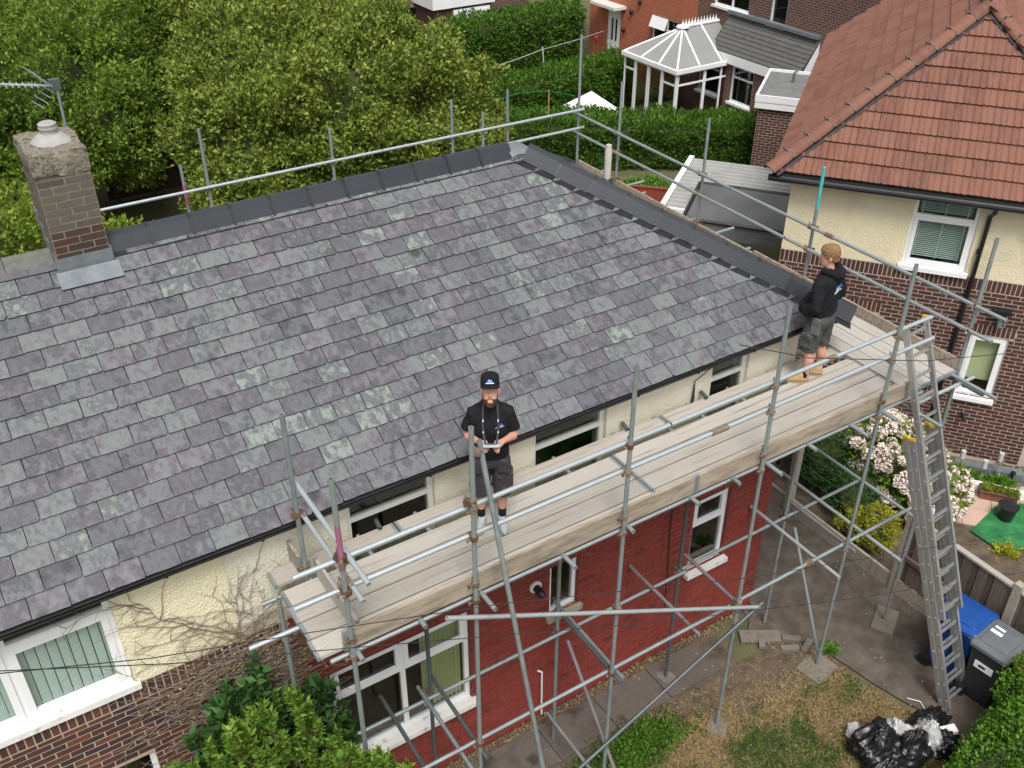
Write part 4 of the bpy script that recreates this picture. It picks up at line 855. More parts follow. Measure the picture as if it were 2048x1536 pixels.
m = MB(); cz = 2.42; m.box((BX-.55, dY0-.3, cz), (BX, dY1+.4, cz+.1)); m.build('door_canopy', MAT['upvc_old'], bh)
for k, (px, py) in enumerate(((1262, 24), (1279, 5), (1246, 60))):
    q = onx(px, py, BX-.08); m = MB(); m.ellipsoid(q, (.08,.08,.1), 8, 6); m.build('wall_lamp', MAT['black'], bh)
q = onx(1193, 77, BX-.3); m = MB(); m.ellipsoid(q, (.09,.09,.13), 10, 8); m.tube([q+V(0,0,.12), q+V(0,0,.3)], .01, 5); hb_ = m.build('hanging_basket', MAT['bin_red']); tag(hb_, 'small round red lantern hanging on the washing line by orange brick wall', 'lantern')
# lean-to extension with dark tiles
ea, eb = onz(1420, 98, 2.35), onz(1516, 126, 2.35); exX = (ea.x+eb.x)/2; e1 = onx(1517, 25, BX-.02); e2 = onx(1645, 62, BX-.02)
ex = thing('lean_to_extension', (exX+1, eb.y, 0), 'single-storey brick extension with a sloping dark tiled roof and white fascia', 'building')
ly0, ly1 = e2.y, max(e1.y, ea.y); ze, zt = 2.4, (e1.z+e2.z)/2
zt = max(3.15, min(zt, 3.4))
m = MB(); m.add([(exX-.1,ly0,ze),(exX-.1,ly1,ze),(BX,ly1,zt),(BX,ly0,zt),(exX-.1,ly0,ze-.06),(exX-.1,ly1,ze-.06),(BX,ly1,zt-.06),(BX,ly0,zt-.06)], [(0,3,2,1),(4,5,6,7),(0,1,5,4),(1,2,6,5),(2,3,7,6),(3,0,4,7)]); er = m.build('roof', MAT['tile_dk'], ex)
nrow = 9; sl_ = V(BX-exX+.1, 0, zt-ze)
for k in range(nrow):
    p = V(exX-.1, 0, ze)+sl_*k/nrow; q = V(exX-.1, 0, ze)+sl_*(k+1.08)/nrow; m = MB(); m.add([(p.x-.01,ly0,p.z+.035),(p.x-.01,ly1,p.z+.035),(q.x,ly1,q.z+.008),(q.x,ly0,q.z+.008),(p.x-.01,ly0,p.z),(p.x-.01,ly1,p.z)], [(0,3,2,1),(0,1,5,4)]); m.build('tile_row', MAT['tile_dk'], er)
m = MB(); m.box((BX-.2, ly0, zt+.005), (BX-.005, ly1, zt+.1)); m.build('lead_flashing', MAT['lead'], ex)
EW = Wall((exX, 0, 0), (0,-1,0), (-1,0,0)); hx = [(-ea.y+1.0, -ea.y+2.0, .9, 2.05)]
panel(EW, -ly1+.02, -ly0-.02, 0, ze-.02, hx, .22).build('brick_wall', MAT['brk_d'], ex); window(EW, ex, *hx[0], transom=1.7)
m = MB(); m.box((exX-.12, ly0, ze-.3), (exX-.02, ly1, ze-.01)); m.build('fascia', MAT['upvc'], ex)
sdp = MB(); sdp.add([(exX,ly0+.01,0),(BX-.01,ly0+.01,0),(BX-.01,ly0+.01,zt-.07),(exX,ly0+.01,ze-.07)], [(0,1,2,3)]); sdp.build('cladding_wall', MAT['upvc'], ex)
for k in range(8): m = MB(); z = 1.0+k*.24; m.box((exX+.3, ly0-.012, z), (BX-.05, ly0+.008, z+.225)) if z < 2.2 else m.box((exX+.3+(z-2.0)*2.2, ly0-.012, z), (BX-.05, ly0+.008, z+.225)); m.build('cladding_board', MAT['upvc'], ex)
# conservatory
c1 = onz(1356, 141, 2.15); c0 = onz(1248, 102, 2.15); KX = (c0.x+c1.x)/2; ky0, ky1 = c1.y, c0.y; KZ = 2.15; kap = onpl(1372, 66, (0,1,0), (ky0+ky1)/2)
kap = V(KX+1.25, (ky0+ky1)/2, 3.0)
cv_ = thing('conservatory', (KX+1.2, (ky0+ky1)/2, 0), 'white framed hipped conservatory with grey roof sheets and ridge cresting', 'conservatory')
PT = [V(KX,ky0,KZ), V(KX,ky1,KZ), V(BX,ky1,KZ), V(BX,ky0,KZ)]; RT = V(BX, kap.y, 3.0)
m = MB(); o_ = V(0,0,.02)
def pan(*pts):
    mm = MB(); n = len(pts); c = sum((Vector(p) for p in pts), V(0,0,0))/n; mm.add([Vector(p) for p in pts]+[Vector(p)-V(0,0,.02) for p in pts], [tuple(range(n)), tuple(reversed(range(n, 2*n)))]); mm.build('roof_sheet', MAT['poly'], cv_)
bars = []
fr_ = [PT[0].lerp(PT[1], k/3) for k in range(4)]
for k in range(3): pan(fr_[k], fr_[k+1], kap); 
sr = [PT[0].lerp(PT[3], k/3) for k in range(4)]; rr = [kap, kap, kap.lerp(RT, .5), RT]
pan(sr[0], kap, sr[1]); [pan(sr[k], rr[k], rr[k+1], sr[k+1]) for k in (1, 2)]
sl2 = [PT[1].lerp(PT[2], k/3) for k in range(4)]; pan(sl2[0], sl2[1], kap); [pan(sl2[k], sl2[k+1], rr[k+1], rr[k]) for k in (1, 2)]
for a, b in [(q, kap) for q in fr_]+[(sr[1], kap),(sr[2], rr[2]),(sl2[1], kap),(sl2[2], rr[2])]: m = MB(); m.tube([a+o_, b+o_], .035, 6); m.build('glazing_bar', MAT['upvc'], cv_)
m = MB(); m.tube([kap+o_*2, RT+o_*2], .06, 8); m.ellipsoid(kap+o_*2, (.22,.22,.06), 10, 6); m.build('ridge_bar', MAT['upvc'], cv_)
for k in range(12): m = MB(); p = kap.lerp(RT, k/12)+V(0,0,.06); m.tube([p, p+V(0,0,.07), p+V(0,0,.11), p+V(0,0,.2)], [.02,.045,.02,.008], 6); m.build('cresting_spike', MAT['upvc'], cv_)
m = MB(); m.box((KX-.08,ky0-.08,KZ-.12),(KX+.04,ky1+.08,KZ+.01)); m.box((KX+.04,ky0-.08,KZ-.12),(BX-.02,ky0+.04,KZ+.008)); m.box((KX+.04,ky1-.04,KZ-.12),(BX-.02,ky1+.08,KZ+.008)); m.build('eaves_gutter', MAT['upvc'], cv_)
KF = Wall((KX,0,0),(0,-1,0),(-1,0,0)); KS = Wall((0,ky0,0),(1,0,0),(0,-1,0)); KB = Wall((0,ky1,0),(1,0,0),(0,1,0))
L_ = ky1-ky0
window(KF, cv_, -ky1, -ky1+L_*.22, .05, KZ-.12, transom=1.65, setb=0, sill=False, gl='glass_c'); window(KF, cv_, -ky1+L_*.22, -ky1+L_*.48, .05, KZ-.12, setb=0, sill=False, gl='glass_c', bar=.075); window(KF, cv_, -ky1+L_*.48, -ky1+L_*.74, .05, KZ-.12, setb=0, sill=False, gl='glass_c', bar=.075); window(KF, cv_, -ky1+L_*.74, -ky0, .05, KZ-.12, transom=1.65, setb=0, sill=False, gl='glass_c')
window(KS, cv_, KX+.07, KX+1.2, .05, KZ-.12, mulls=(), transom=1.65, setb=0, sill=False, gl='glass_c'); window(KS, cv_, KX+1.2, BX-.02, .05, KZ-.12, mulls=(KX+1.9,), transom=1.65, setb=0, sill=False, gl='glass_c')
m = MB(); m.box((KX+.05, ky0+.08, .005), (BX-.02, ky1-.05, .05)); m.build('floor', MAT['slab'], cv_)
# flat-roofed outbuilding
fc = onz(1512, 190, 2.62); fb = thing('flat_roof_outbuilding', fc+NN*1.3+NU*1-V(0,0,2.62), 'small brick outbuilding with grey felt flat roof and white fascia', 'building')
def nbox(m, o, n0, n1, u0, u1, z0, z1): c = Vector((o.x, o.y, 0))+NN*(n0+n1)/2+NU*(u0+u1)/2+V(0,0,(z0+z1)/2); m.obox(c, NU, NN, V(0,0,1), (u1-u0)/2, (n1-n0)/2, (z1-z0)/2)
m = MB(); nbox(m, fc, .1, 2.6, .1, 3.3, 0, 2.27); fbw = m.build('brick_wall', MAT['mortar_p'], fb); FBW = Wall(Vector((fc.x,fc.y,0))+NN*.1+NU*.1, NU, -NN); brick_courses(FBW, fbw, 0, 2.0, .05, 2.25, [], MAT['brick_n'], 120)
FBL = Wall(Vector((fc.x,fc.y,0))+NN*2.6+NU*.1, -NN, -NU); brick_courses(FBL, fbw, 0, 2.5, .05, 2.25, [], MAT['brick_n'], 0)
m = MB(); nbox(m, fc, .06, 2.64, .06, 3.34, 2.272, 2.56); m.build('flat_roof', MAT['felt'], fb)
for nm, a in (('fascia', (0,.058,0,3.4)),('fascia', (2.642,2.7,0,3.4)),('fascia', (.06,2.64,0,.058))):
    for z0, z1, e in ((2.26, 2.44, 0), (2.442, 2.63, .012)): m = MB(); nbox(m, fc, a[0]-e, a[1], a[2]-e, a[3], z0, z1); m.build(nm, MAT['upvc'], fb)
m = MB(); FBW.box(m, .95, 1.1, 1.98, 2.08, 0, .03); m.build('air_vent', MAT['upvc_old'], fb)
q = fc+NN*1.7+NU*.8+V(0,0,-.02); m = MB(); m.tube([q, q+V(0,0,.22), q+V(.1,0,.3)], .04, 8); m.build('roof_pipe', MAT['bin_grey'], fb)
# corrugated carport and smoked canopy beside the neighbour
k0 = onz(1325, 412, 2.4); k1 = onz(1380, 318, 2.4); kl = (k1-k0).dot(NN)
cp = thing('corrugated_carport', k0+NU*1.5-V(0,0,2.4), 'low carport roofed with pale corrugated sheets and white edging', 'carport')
m = MB(); prof = []; n_ = 150
for i in range(n_+1): t = i/n_; prof.append((kl*t, .05*(1 if math.sin(t*2*math.pi*14) > .35 else -.6)))
m.rings([[k0+NN*t+NU*u+V(0,0,z+.03) for t, z in prof] for u in (.08, 4.2)], close=False, cap=False); m.build('corrugated_sheet', MAT['corr'], cp)
m = MB(); nbox(m, k0, -.02, kl+.05, -.05, .07, 2.34, 2.48); m.build('verge_trim', MAT['white'], cp); m = MB(); nbox(m, k0, -.1, -.022, .0, 4.2, 2.2, 2.42); m.build('front_trim', MAT['white'], cp)
for a, b in ((.1,.1),(kl-.1,.1),(.1,4),(kl-.1,4)): m = MB(); q = k0+NN*a+NU*b; m.box((q.x-.05,q.y-.05,0),(q.x+.05,q.y+.05,2.38)); m.build('post', MAT['white'], cp)
cn = thing('smoked_canopy', onz(1500, 440, 0)*1+V(0,0,0), 'dark smoked sheet canopy with black frame beside the yellow rendered wall', 'canopy')
a_, b_, c_, d__ = onz(1408,366,2.62), onz(1366,436,2.5), onz(1560,520,2.5), onz(1600,386,2.62)
a_ = b_ + NN*((a_-b_).dot(NN)); a_.z = 2.62; c_ = b_ + NU*2.6; c_.z = 2.5; d__ = a_+NU*2.6
WL[cn.name] = (a_+c_)/2; WL[cn.name].z = 0; cn.location = WL[cn.name]
m = MB(); m.add([a_,b_,c_,d__]+[q-V(0,0,.03) for q in (a_,b_,c_,d__)], [(0,1,2,3),(7,6,5,4),(0,4,5,1),(1,5,6,2),(2,6,7,3),(3,7,4,0)]); m.build('canopy_sheet', MAT['smoke'], cn)
for p, q in ((a_,b_),(b_,c_),(c_,d__),(d__,a_)): m = MB(); m.tube([p+V(0,0,-.01), q+V(0,0,-.01)], .05, 6); m.build('frame_bar', MAT['black'], cn)
for p in (a_, b_, c_, d__): m = MB(); m.box((p.x-.04,p.y-.04,0),(p.x+.04,p.y+.04,p.z-.03)); m.build('post', MAT['black'], cn)
m = MB(); nbox(m, b_, -.02, .02, .1, 2.5, 2.15, 2.42); m.build('fascia', MAT['lead'], cn)
# small red fence, tent, washing line
m = MB(); rf0, rf1 = onz(1272, 372, 1.3), onz(1350, 380, 1.3); 
rf = thing('red_fence', (rf0+rf1)/2-V(0,0,1.3), 'red stained boarded fence by the hedge beyond the scaffold', 'fence')
d = (rf1-rf0); L_ = d.length; d.normalize()
for i in range(int(L_/.15)+6): m = MB(); m.obox(rf0+d*(i*.15-.3)-V(0,0,.65), d, V(-d.y,d.x,0), V(0,0,1), .073, .01, .65); m.build('fence_board', MAT['red_fence'], rf)
m = MB(); m.obox((rf0+rf1)/2+d*.1, d, V(-d.y,d.x,0), V(0,0,1), L_/2+.45, .03, .02); m.build('top_rail', MAT['red_fence'], rf)
tp = onz(1183, 182, 1.55); ta = thing('garden_gazebo', (tp.x, tp.y, 0), 'white canvas garden gazebo top rising behind the near hedge', 'gazebo')
m = MB(); cor = [V(tp.x-.62,tp.y-.62,1.05),V(tp.x+.62,tp.y-.62,1.05),V(tp.x+.62,tp.y+.62,1.05),V(tp.x-.62,tp.y+.62,1.05)]
m.add([V(tp.x,tp.y,1.55)]+cor+[q-V(0,0,.2) for q in cor], [(0,1,2),(0,2,3),(0,3,4),(0,4,1),(1,5,6,2),(2,6,7,3),(3,7,8,4),(4,8,5,1)]); m.build('canopy', MAT['white'], ta)
for q in cor: m = MB(); m.tube([(q.x,q.y,0),(q.x,q.y,1.05)], .02, 6); m.build('leg', MAT['galv'], ta)
wl_ = thing('washing_line', onz(1000, 150, 0), 'pale washing line stretched across the gardens with a prop', 'washing line')
p0, p1, p2 = onpl(960,142,(0,1,0),26.0), onpl(1085,99,(0,1,0),28.0), onx(1213,60,BX-.02)
m = MB(); m.tube([p0, p0.lerp(p1,.5)-V(0,0,.03), p1, p1.lerp(p2,.5)-V(0,0,.03), p2], .012, 5); m.build('line', MAT['wire_p'], wl_); m = MB(); m.tube([p1+V(0,0,.1), V(p1.x+.1, p1.y-.2, 0)], .018, 5); m.build('prop', MAT['wire_p'], wl_)
gl_ = thing('green_line', onz(1098, 205, 0), 'thin green line tied to an orange cane above the hedge', 'line'); oc = onz(1098, 180, 2.3); m = MB(); m.tube([oc, (oc.x, oc.y, 0)], .018, 6); m.build('orange_cane', MAT['reed'], gl_)
m = MB(); m.tube([onpl(975,205,(0,1,0),oc.y+.5), onpl(1040,186,(0,1,0),oc.y+.3), oc-V(0,0,.02), onpl(1150,192,(0,1,0),oc.y-.2)], .012, 5); m.build('cord', MAT['turf'], gl_)
# far houses at the top of the picture
f1 = onz(985, 21, 2.5); f0 = onz(862, 17, 2.5)
fh = thing('far_brick_house', (f0.x, f0.y+4, 0), 'distant dark brick house with white windows above the tree tops', 'house')
fy = max(f0.y, f1.y)+2.0; FH = Wall((0, fy, 0), (1,0,0), (0,-1,0)); hh = []
for a, b, y in ((608, 632, 0), (762, 838, 12)):
    u0, u1 = ony(a, y, fy).x, ony(b, y, fy).x; hh.append((u0, u1, .9, 2.15))
u_l, u_r = ony(560, 0, fy).x, ony(1058, 0, fy).x
panel(FH, u_l, u_r, 0, 6, hh, .25).build('brick_wall', brickmat('far_brick', [(.075,.04,.034),(.13,.06,.045)], (.3,.24,.2)), fh)
for h in hh: window(FH, fh, *h, mulls=((h[0]+h[1])/2,) if h[1]-h[0] > 1 else ())
m = MB(); m.add([(u_l-.3,fy-.3,6),(u_r+.3,fy-.3,6),(u_r+.3,fy+4,8.3),(u_l-.3,fy+4,8.3),(u_r+.3,fy+8,6),(u_l-.3,fy+8,6)], [(0,1,2,3),(3,2,4,5)]); m.build('roof', MAT['tile'], fh)
m = MB(); m.box((u_l, fy+.26, 0), (u_r, fy+7.5, 5.9)); m.build('inside_block', MAT['inside'], fh)
b0, b1 = ony(866, 30, fy-1.6).x, ony(990, 30, fy-1.6).x
fx_ = thing('far_bay_extension', ((b0+b1)/2, fy-.8, 0), 'distant flat-roofed extension with white fascia and mossy felt roof', 'building')
m = MB(); m.box((b0+.1, fy-1.5, 0), (b1-.1, fy-.003, 2.3)); m.build('brick_wall', MAT['brick_n'], fx_); m = MB(); m.box((b0, fy-1.6, 2.302), (b1, fy-.003, 2.72)); m.build('fascia', MAT['upvc'], fx_); m = MB(); m.box((b0+.03, fy-1.57, 2.722), (b1-.03, fy-.003, 2.76)); m.build('flat_roof', MAT['felt'], fx_)
m = MB(); u = b0+.9; m.box((u, fy-1.56, .9), (u+1.6, fy-1.505, 2.2)); m.box((u+.08, fy-1.575, .98), (u+1.52, fy-1.561, 2.12)); m.build('window', MAT['upvc'], fx_)
# hedges
hedge('hedge', 'long clipped green hedge running past the scaffold end to the flat-roofed outbuilding', (14.2, 26.19), (22.3, 20.58), 1.45, 1.22, MAT['lf_hedge'], dens=170, leaf=(.12,.05))
hedge('hedge', 'clipped green hedge between the gazebo and the conservatory', (16.0, 27.0), (22.2, 27.75), .9, 1.5, MAT['lf_hedge'], dens=150, leaf=(.13,.055))
hedge('hedge', 'tall dark green hedge ending beside the orange brick house', (18.2, 32.5), (23.5, 32.7), 1.2, 2.05, MAT['lf_hedge'], dens=130, leaf=(.14,.06))
hedge('hedge', 'low bright green hedge below the scaffold end rails', (14.6, 19.9), (17.4, 19.6), .8, .7, MAT['lf_hedge2'], dens=160, leaf=(.1,.05))
# trees behind the house
tree('tree', 'large olive green overgrown tree right behind the roof ridge', 'tree', (8.4, 20.6, 0), [((8.3,20.5,3.7),(2.5,2.2,2.3)),((10.6,20.6,3.0),(1.7,1.9,2.2)),((6.5,20.6,3.2),(1.6,1.8,2.2)),((9.6,22.2,4.0),(1.9,1.8,1.9)),((7.4,22.4,4.2),(1.9,1.7,1.9)),((11.6,21.9,2.7),(1.3,1.5,2.0)),((8.9,19.3,2.6),(2.4,1.4,1.7))], MAT['lf_oliv'], dens=150, sub=1, leaf=(.105,.056), lump=.8, ls=.8)
tree('tree', 'broad dark green tree behind the chimney aerial', 'tree', (3.2, 26.4, 0), [((3.0,26.2,3.6),(2.6,2.0,2.2)),((.9,25.6,3.2),(1.9,1.9,2.3)),((5.3,27.6,3.9),(1.9,1.8,2.1)),((4.3,25.0,3.1),(1.2,1.1,1.4)),((-1.2,25.2,3.5),(1.8,1.8,2.4)),((2.0,28,4.4),(2.4,1.8,1.9))], MAT['lf_mid'], dens=110, sub=1, leaf=(.105,.056), lump=.8, ls=.8)
tree('tree', 'yellowish green tree in the far row behind the olive tree', 'tree', (9.6, 27.5, 0), [((9.2,27.0,3.0),(2.6,1.8,2.4)),((12.2,27.2,2.7),(2.2,1.8,2.1)),((6.8,28.4,3.6),(1.8,1.7,2.3)),((14.2,27.0,2.1),(1.2,1.4,1.7))], MAT['lf_oliv'], dens=105, sub=1, leaf=(.105,.056), lump=.8, ls=.8)
tree('tree', 'tall green tree in the far row at top left', 'tree', (5.0, 33, 0), [((4,33,3.2),(3.2,2,2.6)),((8.2,33.5,3.0),(2.8,2,2.4)),((-.5,32,3.4),(3,2,2.8)),((11.2,33.2,2.5),(1.8,1.8,1.9))], MAT['lf_mid'], dens=45, leaf=(.15,.08), sub=1, lump=.6, ls=.8)
tree('shrub', 'bright lime green bush behind the chimney at the left edge', 'bush', (1.0, 17.2, 0), [((.7,17.0,3.3),(1.5,1.3,1.9)),((-.9,16.6,3.3),(1.4,1.3,2.0)),((1.8,17.4,2.6),(1.15,1.1,1.45)),((.2,15.6,2.7),(1.3,1.0,1.5))], MAT['lf_lime'], dens=120, leaf=(.09,.05), per=7, sub=1, lump=.5, ls=1.3)
tree('shrub', 'small yellow green bush beside the ridge tiles and chimney', 'bush', (2.95, 16.6, 0), [((2.75,16.4,2.9),(.55,.6,1.5)),((3.25,16.7,2.4),(.45,.5,1.2))], MAT['lf_lime'], dens=90, leaf=(.09,.05))
# fence in the dark gap
bf = thing('garden_fence', (5.8, 28.4, 0), 'dark brown horizontal board fence in the gap between the trees', 'fence')
for i in range(9):
    m = MB(); z = .05+i*.13; m.box((4.5, 28.2+.012*(i % 2), z), (7.4, 28.22+.012*(i % 2), z+.12)); m.build('fence_board', MAT['wood_b'], bf)
for x in (4.75, 5.75, 6.75): m = MB(); m.box((x-.05, 28.1, 0), (x+.05, 28.19, 1.35)); m.build('fence_post', MAT['wood_d'], bf)
# shrubs at the front
def shrub_up(name, label, base, pts, mat, leaf, per, sl, stem=.02, cat='shrub'):
    """upright shoots: each shoot a stem with leaves along it"""
    t = thing(name, base, label, cat); P, D, m = [], [], MB()
    for (x, y, z, h) in pts:
        a = V(x, y, z); d = V(random.uniform(-.22,.22), random.uniform(-.22,.22), 1).normalized(); b = a + d*h
        if len(P) % 7: m.tube([a, b], [stem*.4, stem*.12], 4)
        else: m.tube([Vector(base)+V(random.uniform(-.2,.2), random.uniform(-.2,.2), 0), a.lerp(Vector(base)+V(0,0,a.z*.5), .4), a, b], [stem*.7, stem*.5, stem*.35, stem*.1], 5)
        n = int(h/sl)*per; k = RNG.random((n, 1)); p = np.array(a)+np.array(b-a)*k; r = RNG.normal(size=(n, 3)); r -= np.array(d)*(r@np.array(d))[:, None]; r /= np.linalg.norm(r, axis=1, keepdims=True)
        P.append(p); D.append(r + np.array(d)*.75)
    P, D = np.concatenate(P), np.concatenate(D); sz = RNG.uniform(.65, 1.25, len(P))
    leaf_mesh('foliage', P, D, leaf[0]*sz, leaf[1]*sz, mat, parent=t); m.build('stem', MAT['bark'], t); return t
def shoots(c, r, n, h): 
    out = []
    for i in range(n):
        u = Vector(RNG.normal(size=3)).normalized(); u.z = abs(u.z); out.append((c[0]+u.x*r[0], c[1]+u.y*r[1], max(.2, c[2]+u.z*r[2]-h*.6), random.uniform(.6,1.25)*h))
    return out
def px_shoots(poly, n, y0, y1, h, zmax=3.9):
    out = []; xs = [p[0] for p in poly]; ys = [p[1] for p in poly]
    while len(out) < n:
        x, y = random.uniform(min(xs), max(xs)), random.uniform(min(ys), max(ys)); ins = False
        for i in range(len(poly)):
            (xa, ya), (xb, yb) = poly[i], poly[i-1]
            if (ya > y) != (yb > y) and x < (xb-xa)*(y-ya)/(yb-ya)+xa: ins = not ins
        if not ins: continue
        p = ony(x, y, random.uniform(y0, y1)); hh = h*random.uniform(.6, 1.2)
        if p.z < .3 or p.z > zmax: n -= .3; continue
        out.append((p.x, p.y, max(.05, p.z-hh), hh))
    return out
shrub_up('laurel_shrub', 'dark green leafy shrub under the dead vine at the wall', (1.7, 6.95, 0), px_shoots([(380,1470),(430,1390),(500,1290),(560,1360),(640,1340),(690,1420),(720,1536),(380,1600)], 150, 6.75, 7.15, .5), MAT['lf_dark'], (.12,.06), 4, .045)
shrub_up('privet_shrub', 'yellow green privet shrub in front of the scaffold foot at bottom', (1.9, 6.4, 0), px_shoots([(320,1540),(420,1480),(540,1385),(580,1360),(620,1420),(700,1490),(730,1700),(320,1700)], 300, 6.35, 6.8, .34), MAT['lf_priv'], (.075,.03), 6, .022)
shrub_up('privet_shrub', 'small yellow green privet shrub hiding the foot of the leftmost pole', (2.45, 5.5, 0), px_shoots([(650,1560),(700,1485),(770,1480),(830,1536),(840,1700),(650,1700)], 110, 5.4, 5.75, .3), MAT['lf_priv'], (.075,.03), 6, .022)
hb3 = [(onz(1990,1440,1.15).x, onz(1990,1440,1.15).y)]
tree('garden_hedge', 'bright green clipped bush in the bottom right corner', 'hedge', (9.55, 3.3, 0), [((9.75,3.3,.62),(.62,.42,.62)),((9.1,3.22,.5),(.62,.46,.55)),((10.3,3.55,.75),(.5,.4,.7)),((8.55,3.1,.36),(.5,.45,.42)),((9.6,2.8,.7),(1.1,.5,.7))], MAT['lf_hedge2'], dens=300, per=6, leaf=(.05,.03), sl=.09, up=.9, lump=.18, ls=2.2, trunk=.03)
# dead climber on the wall
cl = thing('dead_climber', (1.7, 7.2, 2.2), 'bare brown dead climbing vine spread over yellow render and brick', 'climbing plant'); rv = random.Random(11); m = MB(); tw = MB()
def grow(u, z, a, ln, r, depth):
    pts = [FW.p(u, z, .012+r)]; 
    for i in range(int(ln/.06)):
        a += rv.uniform(-.32, .32); u += math.cos(a)*.06; z += math.sin(a)*.06
        if z > 4.96 or u > 2.6: break
        pts.append(FW.p(u, z, .012+r+rv.uniform(0,.012)))
        if depth < 3 and rv.random() < .27: grow(u, z, a+rv.choice((-1,1))*rv.uniform(.5,1.2), ln*rv.uniform(.25,.6), r*.62, depth+1)
    if len(pts) > 1: m.tube(pts, [r*(1-.75*i/len(pts)) for i in range(len(pts))], 4)
for a, ln in ((1.8,1.5),(2.2,1.6),(2.55,1.5),(2.85,1.5),(1.3,1.0),(3.05,1.3)): grow(1.75+rv.uniform(-.12,.12), 3.3+rv.uniform(-.3,.1), a, ln, .008, 0)
grow(1.45, 3.6, 1.75, 1.5, .009, 0); grow(1.9, 3.7, 1.2, .8, .006, 1)
m.build('main_stem', MAT['twig'], cl)
for i in range(1000):
    u = min(2.28, max(.4, rv.gauss(1.42, .45))); z = rv.gauss(3.22, .33) - abs(u-1.5)*.12; 
    if z > 3.95 or z < 2.3: continue
    a = rv.uniform(-.5, .5)+(math.pi if rv.random() < .5 else 0); ln = rv.uniform(.1, .34); d0 = rv.uniform(.02, .12); sag = rv.uniform(-.05,.02); p = FW.p(u, z, d0); tw.tube([p, FW.p(u+math.cos(a)*ln*.5, z+math.sin(a)*ln*.5-sag, d0+rv.uniform(-.01,.05)), FW.p(u+math.cos(a)*ln, z+math.sin(a)*ln, max(.015, d0+rv.uniform(-.06,.04)))], .0028, 3, cap=False)
tag(tw.build('twigs', MAT['twig'], cl), kind='stuff')
n = 700; P = np.array([FW.p(min(2.3, max(.5, rv.gauss(1.55,.4))), rv.gauss(3.35,.25), rv.uniform(.03,.13)) for _ in range(n)]); leaf_mesh('dead_leaves', P, RNG.normal(size=(n,3)), .035, .026, MAT['straw'], parent=cl)
# ================================================================ ground at the front
path = sheet('path', [(-4,6.5),(7.95,6.5),(8.1,7.275),(-4,7.275)], .004, MAT['soil'])
x = 1.2
while x < 7.6:
    ln = .93; y0 = 6.52+random.uniform(-.02,.02); m = MB(); m.box((x, y0, 0), (x+ln-.015, 7.13, .03+random.uniform(-.004,.004))); o = m.build('path_slab', MAT['slab'], path); x += ln
m = MB(); pts = [(8.3,7.9),(8.96,7.275),(8.35,6.7),(8.85,6.55),(9.2,6.15),(9.28,5.6),(9.35,5.19),(9.45,4.8),(9.58,4.4),(9.4,3.6),(9.3,1.5),(11.0,1.5),(11.0,13),(8.96,13),(8.96,7.3)]
pts = pts[1:]; drive = sheet('driveway', pts, .008, MAT['asphalt'])
for (x, y, a) in ((8.55,6.62,.9),(8.95,6.42,-.6),(8.8,6.3,-.5),(9.05,6.2,.4)): 
    m = MB(); u = V(math.cos(a), math.sin(a), 0); m.obox((x,y,.02), u, V(-u.y,u.x,0), V(0,0,1), .13, .045, .03); o = m.build('kerb_brick', MAT['oldwood'], drive)
lawn = sheet('lawn', [(2.6,2.5),(9.3,2.5),(9.45,3.6),(9.5,4.4),(9.3,5.2),(9.18,6.1),(8.8,6.5),(8.2,6.5),(2.6,6.5)], .003, MAT['soil'])
def in_lawn(x, y): 
    e = 9.5 if y < 4.4 else 9.5-.25*(y-4.4)/.8 if y < 5.2 else 9.25-.1*(y-5.2)
    return (x < e-.05) & (y < 6.45)
n = 95000; X = RNG.uniform(4.5, 9.5, n); Y = RNG.uniform(3.0, 6.5, n); k = np.array([in_lawn(a, b) for a, b in zip(X, Y)]); X, Y = X[k], Y[k]
Pn = np.stack([X, Y, np.full(len(X), .004)], 1); q = nz(Pn, .85, 4); q2 = nz(Pn, 3.1, 8)
dry = .3 + .9*q + .5*q2 + .32*(X-7.2)/2 + .35*(Y-4.6)/2; bare = (Y > 6.05+.25*q) & (RNG.random(len(X)) < .8) | ((X > 7.4) & (Y > 5.75+.3*q) & (RNG.random(len(X)) < .7))
green = (dry < .2+RNG.normal(size=len(X))*.22) & ~bare; straw = ~green & ~bare
MAT['gr'] = leafmat('green_lawn', [(.045,.1,.02),(.08,.15,.028),(.13,.19,.04)], 1.5, .6)
gD = RNG.normal(size=(len(Pn),3))*np.array([.5,.5,.0])+np.array([0,0,1.]); sD = RNG.normal(size=(len(Pn),3))*np.array([1.2,1.2,.0])+np.array([0,0,.45])
tag(leaf_mesh('grass', Pn[green], gD[green], RNG.uniform(.04,.09,green.sum()), .012, MAT['gr'], droop=.4), 'short green grass growing over the front lawn', 'grass', kind='stuff')
tag(leaf_mesh('dry_grass', Pn[straw], sD[straw], RNG.uniform(.05,.13,straw.sum()), .008, MAT['straw'], droop=.2), 'straw coloured dry cut grass lying over the lawn near the drive', 'grass', kind='stuff')
n = 1500; C = np.stack([RNG.normal(5.9,.35,n), RNG.normal(6.15,.14,n), np.full(n,.01)], 1); P, d = sprigs(C, np.tile([0,0,1.],(n,1)), 4, .07, .9, .03); leafw = leaf_mesh('weeds', P, d, .05, .03, MAT['lf_hedge']); tag(leafw, 'patch of dark green weeds at the lawn edge by the path', 'weeds', kind='stuff')
